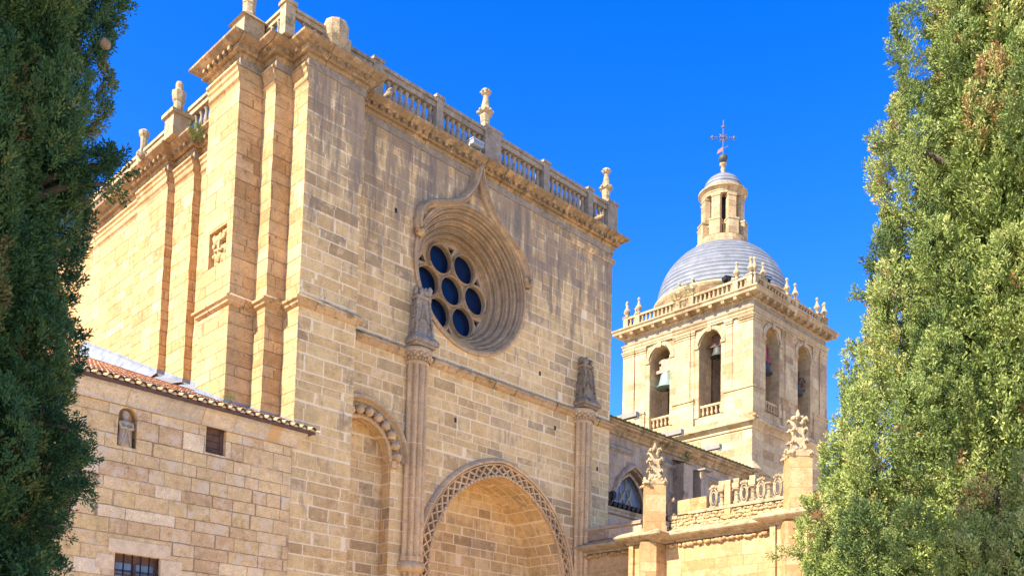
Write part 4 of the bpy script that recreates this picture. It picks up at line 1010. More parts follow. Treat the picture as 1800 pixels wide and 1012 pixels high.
def candel(y, full=True):
    m_ = MB(); m_.lathe((CRX, y), [(0, 10.13), (0.13, 10.13), (0.14, 10.22), (0.09, 10.27), (0.08, 10.45), (0.12, 10.5), (0.06, 10.54), (0.1, 10.64), (0.17, 10.68), (0.17, 10.73), (0.0, 10.73)], 8, smooth=False)
    m_.tube([(CRX, y - 0.28, 10.62), (CRX, y - 0.15, 10.70), (CRX, y + 0.15, 10.70), (CRX, y + 0.28, 10.62)], 0.034, 6)
    if full: m_.obox((CRX, y), 0.14, 0.14, 10.74, 10.93, 0.1); m_.obox((CRX, y), 0.10, 0.11, 10.93, 11.10, 0.3)
    part(m_, 'cresting_candelabrum', 'pale', C)
def ring(y, full=True):
    m_ = MB()
    for k_, r_ in ((1.0, 0.036), (0.66, 0.024)):
        pts = [(CRX, y + 0.16 * k_ * math.cos(2 * PI * i / 16), 10.5 + 0.36 * k_ * math.sin(2 * PI * i / 16)) for i in range(17 if full else 10)]
        m_.tube(pts, r_, 6)
    m_.ball((CRX, y, 10.93), 0.09, 6, 5, (1, 1.5, 0.9), 0.3); m_.ball((CRX, y - 0.12, 10.9), 0.07, 6, 5, jit=0.3); m_.ball((CRX, y + 0.12, 10.88), 0.07, 6, 5, jit=0.3); m_.box(CRX - .1, CRX + .1, y - .15, y + .15, 10.13, 10.18)
    part(m_, 'cresting_ring', 'pale', C)
ring(21.22); candel(20.84); candel(20.19); ring(19.87); candel(19.49); ring(19.15); candel(18.81, False); ring(18.46); candel(18.09); ring(16.4); candel(15.9); ring(15.4); candel(14.9)
b = MB(); b.box(CRX - 0.12, CRX + 0.14, 20.4, 20.66, 9.6, 11.08); part(b, 'cresting_post', 'chapel', C)
b = MB(); b.tube([(CRX, 23.2 + 0.2 * math.cos(t), 10.35 + 0.33 * math.sin(t)) for t in np.linspace(-2.4, 1.4, 9)], 0.06, 6); b.box(CRX - .1, CRX + .2, 22.85, 23.3, 9.9, 10.03); b.ball((CRX, 23.15, 10.7), 0.11, 6, 5, jit=.3); part(b, 'broken_ring', 'pale', C)

# ================================================================== BELL TOWER
TW = thing('bell_tower', (63.35, 41.5, 0), 'square sunlit bell tower with arched belfry openings, lead dome, lantern and iron cross', 'tower')
TX0, TX1, TY0, TY1 = 58.2, 68.5, 35.9, 47.14
Tc = (63.2, 41.7)
faces = [  # name, mapping, span, opening centres
    (lambda a, z, h: (TX0 + h, a, z), TY0, TY1, (39.35, 43.8)),
    (lambda a, z, h: (a, TY0 + h, z), TX0, TX1, (60.78, 65.25)),
    (lambda a, z, h: (TX1 - h, a, z), TY0, TY1, (39.35, 43.8)),
    (lambda a, z, h: (a, TY1 - h, z), TX0, TX1, (60.78, 65.25))]
b = MB(); inner = MB()
HO = 0.92
for mp, a0, a1, cs in faces:
    ops = [rarch(c, HO, 29.3, 24.0, 18) for c in cs]
    b.wall([(a0, 0.0), (a1, 0.0), (a1, 32.2), (a0, 32.2)], ops, mp)
    for o in ops: b.reveal(o, mp, 0, 1.5)
    inner.wall([(a0 + 1.5, 22.0), (a1 - 1.5, 22.0), (a1 - 1.5, 32.0), (a0 + 1.5, 32.0)], ops, mp, 1.5)
part(b, 'wall', 'tower', TW)
inner.add([(TX0 + .5, TY0 + .5, 31.2), (TX1 - .5, TY0 + .5, 31.2), (TX1 - .5, TY1 - .5, 31.2), (TX0 + .5, TY1 - .5, 31.2)], [(0, 1, 2, 3)])
inner.add([(TX0 + .5, TY0 + .5, 23.9), (TX1 - .5, TY0 + .5, 23.9), (TX1 - .5, TY1 - .5, 23.9), (TX0 + .5, TY1 - .5, 23.9)], [(0, 1, 2, 3)])
inner.box(61.0, 65.6, 41.0, 42.2, 23.9, 31.2)
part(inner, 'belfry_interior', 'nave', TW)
# raised pilasters, imposts, archivolts, dado blocks
def slab(mb, mp, a0, a1, z0, z1, out):
    v_ = [mp(a0, z0, -out), mp(a1, z0, -out), mp(a1, z1, -out), mp(a0, z1, -out), mp(a0, z0, 0.02), mp(a1, z0, 0.02), mp(a1, z1, 0.02), mp(a0, z1, 0.02)]
    mb.add(v_, [(0, 1, 2, 3), (0, 1, 5, 4), (1, 2, 6, 5), (2, 3, 7, 6), (3, 0, 4, 7)])
for fi, (mp, a0, a1, cs) in enumerate(faces):
    c1, c2 = cs; mid = (c1 + c2) / 2
    e = 0.13 if fi in (0, 2) else 0.126
    pil = [(a0 - (e if fi in (0, 2) else 0), a0 + 0.95, e), (c1 - 1.85 if c1 - 1.85 > a0 + 1.0 else a0 + 1.0, c1 - 1.32, 0.06), (c1 + 1.32, mid - 0.1, 0.06), (mid - 0.55, mid + 0.55, e), (mid + 0.1, c2 - 1.32, 0.06), (c2 + 1.32, a1 - 1.0, 0.06), (a1 - 0.95, a1 + (e if fi in (0, 2) else 0), e)]
    for p0, p1, o in pil:
        if p1 - p0 < 0.15: continue
        b = MB(); slab(b, mp, p0, p1, 25.45, 30.3, o); PI_ = part(b, 'pilaster', 'tower', TW)
        b = MB(); slab(b, mp, p0 - 0.05, p1 + 0.05, 30.28, 30.42, o + 0.07); slab(b, mp, p0 - 0.09, p1 + 0.09, 30.42, 30.56, o + 0.12)
        slab(b, mp, p0 - 0.02, p1 + 0.02, 30.1, 30.16, o + 0.03); part(b, 'capital', 'tower', PI_)
    for d0, d1 in ((a0 - (0.2 if fi in (0, 2) else 0), c1 - 1.3), (c1 + 1.3, c2 - 1.3), (c2 + 1.3, a1 + (0.2 if fi in (0, 2) else 0))):
        b = MB(); slab(b, mp, d0, d1, 23.4, 25.3, 0.2 if fi in (0, 2) else 0.196); slab(b, mp, d0 - 0.03, d1 + 0.03, 25.3, 25.46, 0.27 if fi in (0, 2) else 0.266)
        part(b, 'dado', 'tower', TW)
    for c in cs:
        b = MB(); b.sweep(rarch(c, HO + 0.2, 29.3, 29.3, 16)[1:-1], [(-0.19, 0.0), (-0.19, -0.08), (-0.05, -0.10), (0.0, -0.13), (0.12, -0.13), (0.14, -0.02), (0.14, 0.0)], mp)
        slab(b, mp, c - 0.16, c + 0.16, 30.16, 30.62, 0.2)
        for sgn in (-1, 1):
            q0, q1 = sorted((c + sgn * (HO + 0.01), c + sgn * (HO + 0.40))); slab(b, mp, q0, q1, 29.12, 29.32, 0.15); slab(b, mp, q0 + 0.005, q1 - 0.02, 24.0, 29.12, 0.07)
        part(b, 'archivolt', 'tower', TW)
# balustrades in the openings
bt = MB(); bt.lathe((0, 0), [(0, 0), (0.12, 0), (0.12, 0.06), (0.06, 0.1), (0.12, 0.24), (0.11, 0.32), (0.06, 0.46), (0.09, 0.56), (0.11, 0.6), (0.11, 0.66), (0, 0.66)], 8)
TB0 = None
for fi, (mp, a0, a1, cs) in enumerate(faces):
    for c in cs:
        TB = MB(); slab(TB, mp, c - HO, c + HO, 24.0, 24.1, -0.12)
        for z0_, z1_ in ((24.74, 24.9),):
            v_ = [mp(c - HO, z0_, 0.13), mp(c + HO, z0_, 0.13), mp(c + HO, z1_, 0.13), mp(c - HO, z1_, 0.13), mp(c - HO, z0_, 0.4), mp(c + HO, z0_, 0.4), mp(c + HO, z1_, 0.4), mp(c - HO, z1_, 0.4)]
            TB.add(v_, [(0, 1, 2, 3), (0, 1, 5, 4), (3, 2, 6, 7), (4, 5, 6, 7)])
        OB = part(TB, 'opening_balustrade', 'tower', TW)
        if fi < 2:
            for q in range(5):
                p_ = mp(c - HO + 2 * HO * (q + 0.5) / 5, 24.08, 0.27)
                if TB0 is None: TB0 = bt.build('baluster', 'tower', OB, (0, 0, 0)); TB0.location = Vector(p_) - Vector(OB['_w'])
                else: dup(TB0, OB, p_)
# string, entablature, cornice
RECT = [(TX0, TY1), (TX0, TY0), (TX1, TY0), (TX1, TY1)]
b = MB(); b.sweep(RECT, [(0.0, 22.4), (0.08, 22.45), (0.10, 22.6), (0.30, 22.78), (0.42, 22.86), (0.44, 23.0), (0.22, 23.2), (0.2, 23.41), (0.0, 23.41)], closed=True); part(b, 'string_course', 'tower', TW)
b = MB(); b.sweep(RECT, [(0.0, 30.55), (0.14, 30.56), (0.14, 30.72), (0.18, 30.73), (0.18, 30.9), (0.26, 31.0), (0.26, 31.08), (0.06, 31.1), (0.06, 31.55), (0.14, 31.6), (0.16, 31.75), (0.30, 31.78), (0.34, 31.84), (0.74, 31.88), (0.76, 32.05), (0.86, 32.14), (0.86, 32.24), (0.0, 32.34)], closed=True)
EN = part(b, 'entablature', 'tower', TW)
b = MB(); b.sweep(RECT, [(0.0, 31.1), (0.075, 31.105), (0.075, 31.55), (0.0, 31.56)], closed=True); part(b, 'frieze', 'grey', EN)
for fi, (mp, a0, a1, cs) in enumerate(faces[:2]):
    k = 11
    for i in range(k + 1):
        b = MB(); a = a0 + (a1 - a0) * i / k
        v_ = [mp(a - .13, 31.66, -0.15), mp(a + .13, 31.66, -0.15), mp(a + .13, 31.66, -0.62), mp(a - .13, 31.66, -0.62), mp(a - .13, 31.87, -0.15), mp(a + .13, 31.87, -0.15), mp(a + .13, 31.87, -0.70), mp(a - .13, 31.87, -0.70)]
        b.add(v_, [(0, 1, 2, 3), (4, 5, 6, 7), (0, 1, 5, 4), (1, 2, 6, 5), (2, 3, 7, 6), (3, 0, 4, 7)])
        part(b, 'modillion', 'tower', EN)
# upper balustrade with urns
UB = MB()
x0, x1, y0, y1 = TX0 - 0.05, TX1 + 0.05, TY0 - 0.05, TY1 + 0.05
sides = [((x0, y1), (x0, y0)), ((x0, y0), (x1, y0)), ((x1, y0), (x1, y1)), ((x1, y1), (x0, y1))]
spots = []; urns = []; rest = []
for si, ((xa, ya_), (xb, yb_)) in enumerate(sides):
    d = np.array([xb - xa, yb_ - ya_]); L = np.hypot(*d); d /= L; ang = math.atan2(d[1], d[0]); mid = np.array([(xa + xb) / 2, (ya_ + yb_) / 2])
    UB.obox(mid, L / 2, 0.16, 32.25, 32.42, ang); UB.obox(mid, L / 2, 0.17, 33.14, 33.3, ang)
    marks = [0.18, 1.32, L / 2 - 0.6, L / 2 + 0.6, L - 1.32, L - 0.18]
    for t in marks:
        q = np.array([xa, ya_]) + d * t; UB.obox(q, 0.2, 0.2, 32.25, 33.34, ang); UB.obox(q, 0.25, 0.25, 33.3, 33.4, ang); urns.append((q, si))
    for t0, t1 in zip(marks[:-1], marks[1:]):
        k = max(1, int((t1 - t0 - 0.4) / 0.36))
        for i in range(k):
            q = np.array([xa, ya_]) + d * (t0 + 0.2 + (t1 - t0 - 0.4) * (i + 0.5) / k)
            (spots if si < 2 else rest).append((q[0], q[1], 32.42))
TBL = part(UB, 'roof_balustrade', 'tower', TW)
b = MB(); b.lathe((0, 0), [(0, 0), (0.12, 0), (0.12, 0.06), (0.06, 0.1), (0.13, 0.26), (0.11, 0.36), (0.06, 0.52), (0.1, 0.64), (0.12, 0.68), (0.12, 0.74), (0, 0.74)], 8)
U0 = b.build('baluster', 'tower', TBL, (0, 0, 0)); U0.location = Vector(spots[0]) - Vector(TBL['_w'])
for s_ in spots[1:]: dup(U0, TBL, s_)
for s_ in rest: dup(U0, TBL, s_)
b = MB(); b.lathe((0, 0), [(0, 0), (0.16, 0), (0.17, 0.08), (0.09, 0.14), (0.08, 0.2), (0.24, 0.42), (0.25, 0.5), (0.12, 0.74), (0.07, 0.95), (0.07, 1.05), (0.12, 1.12), (0.11, 1.22), (0.04, 1.3), (0, 1.32)], 8, smooth=False)
first = None
for q, si in urns:
    loc = (q[0], q[1], 33.38)
    if first is None:
        first = b.build('urn', 'pale', TBL, (0, 0, 0)); first.location = Vector(loc) - Vector(TBL['_w'])
    else: dup(first, TBL, loc)
# dome
b = MB(); prof = [(5.15, 32.3), (5.15, 33.9), (5.3, 34.0), (5.3, 34.2), (5.05, 34.25)]
b.lathe(Tc, prof, 48); part(b, 'dome_drum', 'tower', TW)
b = MB(); prof = []
zz = 34.2; Rd = 5.0
K = 18
for k in range(K + 1):
    t0 = R(0 + 66.5 * k / K)
    prof.append((Rd * math.cos(t0) + 0.0, 34.2 + Rd * math.sin(t0)))
    if k < K:
        t1 = R(66.5 * (k + 1) / K); prof.append((Rd * math.cos(t1) + 0.045, 34.2 + Rd * math.sin(t1) - 0.01))
b.lathe(Tc, prof, 96, smooth=True); part(b, 'dome', 'dome', TW)
# lantern
b = MB(); b.lathe(Tc, [(2.15, 38.55), (2.15, 39.0), (1.98, 39.1), (1.95, 39.35), (1.8, 39.4), (0, 39.4)], 40, smooth=False); LN = part(b, 'lantern', 'tower', TW)
b = MB(); b.lathe(Tc, [(0.0, 39.3), (0.85, 39.3), (0.85, 42.8), (0, 42.8)], 16); part(b, 'lantern_shade_fill', 'dark', LN)  # dark cylinder added so the lantern openings look shaded
b = MB()
for k in range(8):
    a = R(22.5 + 45 * k) - R(8); ca, sa = math.cos(a), math.sin(a)
    b.obox((Tc[0] + 1.55 * ca, Tc[1] + 1.55 * sa), 0.34, 0.42, 39.4, 40.55, a); b.obox((Tc[0] + 1.55 * ca, Tc[1] + 1.55 * sa), 0.38, 0.46, 40.55, 40.68, a)
    b.obox((Tc[0] + 1.42 * ca, Tc[1] + 1.42 * sa), 0.22, 0.33, 40.68, 42.75, a); b.obox((Tc[0] + 1.42 * ca, Tc[1] + 1.42 * sa), 0.26, 0.37, 42.55, 42.77, a)
    a2 = a + R(22.5); 
    for q in (-0.2, 0.0, 0.2): b.lathe((Tc[0] + 1.42 * math.cos(a2) - q * math.sin(a2), Tc[1] + 1.42 * math.sin(a2) + q * math.cos(a2)), [(0.06, 39.4), (0.09, 39.7), (0.05, 40.0), (0.07, 40.3)], 6)
    b.obox((Tc[0] + 1.42 * math.cos(a2), Tc[1] + 1.42 * math.sin(a2)), 0.1, 0.36, 40.28, 40.42, a2)
part(b, 'lantern_pier', 'tower', LN)
b = MB(); b.lathe(Tc, [(0.0, 42.75), (1.62, 42.75), (1.62, 42.95), (1.66, 42.96), (1.66, 43.1), (1.78, 43.2), (1.9, 43.26), (1.9, 43.38), (1.55, 43.45), (1.5, 43.7), (0, 43.7)], 40, smooth=False); part(b, 'lantern_cornice', 'tower', LN)
b = MB(); b.lathe(Tc, [(1.55, 43.6)] + [(1.5 * math.cos(R(t)), 43.65 + 1.35 * math.sin(R(t))) for t in range(0, 88, 8)] + [(0.12, 45.05)], 32, smooth=True); part(b, 'cupola', 'dome', LN)
b = MB(); b.lathe(Tc, [(0.0, 44.95), (0.24, 45.0), (0.26, 45.1), (0.14, 45.25), (0.2, 45.5), (0.12, 45.75), (0.28, 45.85), (0.28, 45.95), (0.12, 46.05), (0, 46.05)], 12); part(b, 'neck', 'pale', LN)
b = MB(); b.ball((Tc[0], Tc[1], 46.38), 0.36, 14, 10); part(b, 'ball', 'bronzedk', LN)
b = MB(); cz = 48.1; dx, dy = 0.71, -0.70
def P3(u_, z): return (Tc[0] + dx * u_, Tc[1] + dy * u_, z)
b.tube([P3(0, 46.7), P3(0, 49.55)], 0.045, 6); b.tube([P3(-0.85, cz), P3(0.85, cz)], 0.05, 6)
for u_, z in ((-0.85, cz), (0.85, cz), (0, 49.0)):
    b.ball(P3(u_, z), 0.13, 6, 5, (1, 1, 1), 0.2)
    for q in range(4): b.ball(P3(u_ + 0.13 * math.cos(q * PI / 2), z + 0.13 * math.sin(q * PI / 2)), 0.06, 5, 4)
for q in range(4):
    a = PI / 4 + q * PI / 2
    b.tube([P3(0.1 * math.cos(a), cz + 0.1 * math.sin(a)), P3(0.42 * math.cos(a), cz + 0.42 * math.sin(a))], 0.035, 5)
    pts = [P3(0.25 * math.cos(a + t), cz + 0.25 * math.sin(a + t)) for t in np.linspace(-0.8, 0.8, 6)]; b.tube(pts, 0.03, 5)
    for s_ in (0.3, 0.5, 0.65):
        u_, z = ((s_, 0), (0, s_), (-s_, 0), (0, -s_))[q]; b.ball(P3(u_, cz + z), 0.075, 5, 4)
CR = part(b, 'iron_cross', 'wire', LN)
b = MB(); f_ = [P3(-0.5, 46.75), P3(-0.05, 47.0), P3(-0.05, 47.35), P3(-0.25, 47.2), P3(-0.4, 47.1)]
b.add([(p_[0], p_[1], p_[2]) for p_ in f_] + [(p_[0] + 0.02, p_[1] + 0.02, p_[2]) for p_ in f_], [(0, 1, 2, 3, 4), (9, 8, 7, 6, 5)] + [(i, (i + 1) % 5, 5 + (i + 1) % 5, 5 + i) for i in range(5)]); b.tube([P3(-0.05, 47.15), P3(0.4, 47.45)], 0.025, 5)
part(b, 'wind_vane', 'flag', CR)
# corner strip and beak gargoyle on the shaft, belfry corner ornament
b = MB(); slab(b, faces[0][0], TY0 - 0.06, TY0 + 0.7, 0, 22.0, 0.06); slab(b, faces[1][0], TX0 - 0.056, TX0 + 0.6, 0, 22.0, 0.055); part(b, 'corner_strip', 'tower', TW)
b = MB(); b.lathe((58.0, 35.7), [(0.0, 19.1), (0.55, 19.25), (0.6, 19.4), (0.1, 20.0), (0, 20.05)], 5, smooth=False); b.tube([(58.2, 35.6, 19.4), (59.2, 35.3, 19.2), (60.0, 35.0, 18.95)], [0.22, 0.12, 0.04], 6); b.box(57.7, 58.3, 35.4, 36.0, 17.8, 19.2); part(b, 'gargoyle', 'pale', TW)
b = MB()
for k in range(12): b.ball((TX0 - 0.15 + rnd.uniform(-.2, .3), TY0 - 0.15 + rnd.uniform(-.3, .2), 23.2 + rnd.uniform(-.25, .1)), 0.15, 6, 5, jit=.3)
part(b, 'corner_carving', 'chapel', TW)

# bells
def bell(name, c, r, h, mat, label, yoke, along):
    o = thing(name, (c[0], c[1], c[2]), label, 'bell', 'bells hung in the tower openings')
    b = MB(); pr = [(1.0, 0.0), (0.98, 0.04), (0.86, 0.12), (0.76, 0.28), (0.68, 0.5), (0.62, 0.72), (0.56, 0.86), (0.42, 0.95), (0.2, 1.0), (0, 1.0)]
    b.lathe((c[0], c[1]), [(r * a, c[2] + h * z) for a, z in pr], 28); part(b, 'bell_body', mat, o)
    b = MB(); b.tube([(c[0], c[1], c[2] + h * 0.4), (c[0], c[1], c[2] - 0.12)], 0.05, 6); b.ball((c[0], c[1], c[2] - 0.12), 0.13, 8, 6); part(b, 'clapper', 'iron', o)
    b = MB(); L = r * 1.35; hz = c[2] + h
    ax, ay = (0, 1) if along == 'y' else (1, 0)
    def bx(l0, l1, t, z0, z1):
        x0_, x1_ = (c[0] - t, c[0] + t) if along == 'y' else (c[0] + l0, c[0] + l1)
        y0_, y1_ = (c[1] + l0, c[1] + l1) if along == 'y' else (c[1] - t, c[1] + t)
        b.box(x0_, x1_, y0_, y1_, z0, z1)
    bx(-L, L, 0.16, hz + 0.02, hz + 0.26); bx(-L * 0.55, L * 0.55, 0.15, hz + 0.26, hz + 0.55); bx(-L * 0.42, L * 0.42, 0.14, hz + 0.55, hz + 0.8); bx(-L * 0.62, L * 0.62, 0.13, hz + 0.8, hz + 1.05)
    part(b, 'yoke', yoke, o)
    b = MB()
    for s_ in (-0.2, 0.2):
        q = (c[0] + ax * s_, c[1] + ay * s_); b.box(q[0] - 0.025, q[0] + 0.025, q[1] - 0.18, q[1] + 0.18, hz - 0.05, hz + 1.0)
    part(b, 'iron_strap', 'iron', o)
    return o
bell('bell', (59.0, 43.72, 27.2), 0.84, 1.25, 'bronze', 'large pale green bell under a timber yoke, in the left sunlit opening of the tower', 'yoke', 'y')
bell('bell', (59.1, 39.3, 28.55), 0.55, 0.75, 'bronzedk', 'dark bell hung high in the right sunlit opening of the tower', 'wood', 'y')
bell('bell', (60.62, 36.4, 27.0), 0.58, 0.9, 'bronzedk', 'dark bell under a red yoke in the left opening of the shaded tower side', 'yokered', 'x')
BW = bell('bell', (65.1, 36.45, 26.6), 0.55, 0.85, 'bronzedk', 'dark bell with a turning wheel in the right opening of the shaded tower side', 'wood', 'x')
b = MB(); wc = (65.75, 36.25, 27.55)
b.tube([(wc[0] + 0.5 * math.cos(t), wc[1], wc[2] + 0.5 * math.sin(t)) for t in np.linspace(0, 2 * PI, 25)], 0.035, 6, cap=False)
for q in range(6): b.tube([wc, (wc[0] + 0.5 * math.cos(q * PI / 3), wc[1], wc[2] + 0.5 * math.sin(q * PI / 3))], 0.02, 5)
part(b, 'bell_wheel', 'iron', BW)

# ================================================================== lamps
def lamp(loc, rz, mat, label, s=1.0, grp=None):
    o = thing('floodlight', loc, label, 'floodlight', grp)
    x, y, z = loc
    b = MB(); b.obox((x, y), 0.27 * s, 0.20 * s, z + 0.12 * s, z + 0.30 * s, rz); b.obox((x, y), 0.30 * s, 0.23 * s, z + 0.30 * s, z + 0.33 * s, rz)
    part(b, 'housing', mat, o)
    b = MB(); b.obox((x - 0.29 * s * math.cos(rz), y - 0.29 * s * math.sin(rz)), 0.015 * s, 0.03 * s, z, z + 0.2 * s, rz); b.obox((x + 0.29 * s * math.cos(rz), y + 0.29 * s * math.sin(rz)), 0.015 * s, 0.03 * s, z, z + 0.2 * s, rz); b.obox((x, y), 0.3 * s, 0.03 * s, z - 0.01, z + 0.015, rz)
    part(b, 'bracket', mat, o)
    b = MB(); b.obox((x + 0.195 * s * math.sin(rz), y - 0.205 * s * math.cos(rz)), 0.23 * s, 0.006, z + 0.14 * s, z + 0.28 * s, rz); part(b, 'lens', 'windowglass', o)
lamp((24.55, 27.62, 24.0), 0.0, 'lampgrey', 'grey floodlight lying on the front cornice by the middle balustrade pier')
lamp((58.15, 38.0, 33.42), R(60), 'black', 'black floodlight on the tower balustrade, left of the corner urns', 1.1, 'floodlights on the tower balustrade')
lamp((60.0, 35.9, 33.42), R(-20), 'black', 'black floodlight on the tower balustrade, right of the corner urns', 1.1, 'floodlights on the tower balustrade')

# ================================================================== plants
def leafmesh(name, mat, V, Fq, tint, parent, org):
    me = bpy.data.meshes.new(name)
    nv, nf = len(V), len(Fq)
    me.vertices.add(nv); me.vertices.foreach_set('co', (V - np.array(org)).astype(np.float32).ravel())
    me.loops.add(nf * 4); me.loops.foreach_set('vertex_index', Fq.astype(np.int32).ravel())
    me.polygons.add(nf); me.polygons.foreach_set('loop_start', np.arange(0, nf * 4, 4, dtype=np.int32)); me.polygons.foreach_set('loop_total', np.full(nf, 4, dtype=np.int32))
    at = me.attributes.new('tint', 'FLOAT', 'FACE'); at.data.foreach_set('value', tint.astype(np.float32))
    me.materials.append(M[mat]); me.update(calc_edges=True); me.validate()
    ob = bpy.data.objects.new(name, me); COL.objects.link(ob)
    if parent is not None: ob.parent = parent; ob.location = Vector(org) - Vector(parent['_w'])
    else: ob.location = org
    ob['_w'] = tuple(org)
    return ob

def sprig(rg, nt_=9, L=1.0):
    """one bushy cypress plume along +Z made of slim rhombic scale-leaf tips; returns (m,4,3)"""
    Q = []
    def blade(p, d, l, w_):
        d = d / np.linalg.norm(d); s_ = np.cross(d, rg.normal(size=3)); s_ /= np.linalg.norm(s_)
        Q.append([p, p + d * l * 0.55 + s_ * w_, p + d * l, p + d * l * 0.55 - s_ * w_])
    a = rg.uniform(0, 6.28)
    for k in range(nt_):
        t = 0.05 + 0.9 * k / nt_; a += 2.4
        out = np.array([math.cos(a), math.sin(a), 0.0])
        d = out * rg.uniform(0.55, 0.95) * (1 - 0.5 * t) + np.array([0, 0, rg.uniform(0.6, 1.0)])
        l = L * (0.42 * (1 - 0.7 * t) + 0.10) * rg.uniform(0.75, 1.2)
        b0 = np.array([0, 0, t * L * 0.9])
        for q in (0.25, 0.6, 0.95):
            blade(b0 + d * l * q, d + rg.normal(0, 0.42, 3), L * rg.uniform(0.18, 0.28), 0.050 * L)
    for q in (0.0, 0.3, 0.6, 0.85): blade(np.array([0, 0, q * L]), np.array([rg.normal() * .2, rg.normal() * .2, 1.0]), L * 0.34, 0.045 * L)
    return np.array(Q)
def frames(dirs, rg):
    d = dirs / np.linalg.norm(dirs, axis=1)[:, None]
    r = rg.normal(size=d.shape); x = np.cross(d, r); x /= np.linalg.norm(x, axis=1)[:, None]; y = np.cross(d, x)
    return np.stack([x, y, d], 2)
def scatter(pos, dirs, size, tint, rg, nproto=16, nt_=13):
    protos = [sprig(rg, nt_) for _ in range(nproto)]
    which = rg.integers(0, nproto, len(pos)); Fm = frames(dirs, rg); VV = []; TT = []
    for k in range(nproto):
        i = np.where(which == k)[0]
        if not len(i): continue
        P = protos[k]                                    # m,4,3
        W_ = np.einsum('nij,mqj->nmqi', Fm[i], P) * size[i][:, None, None, None] + pos[i][:, None, None, :]
        VV.append(W_.reshape(-1, 3)); TT.append(np.clip(np.repeat(tint[i], P.shape[0]) + rg.normal(0, 0.06, len(i) * P.shape[0]), 0, 1))
    V = np.concatenate(VV); Fq = np.arange(len(V)).reshape(-1, 4)
    return V, Fq, np.concatenate(TT)

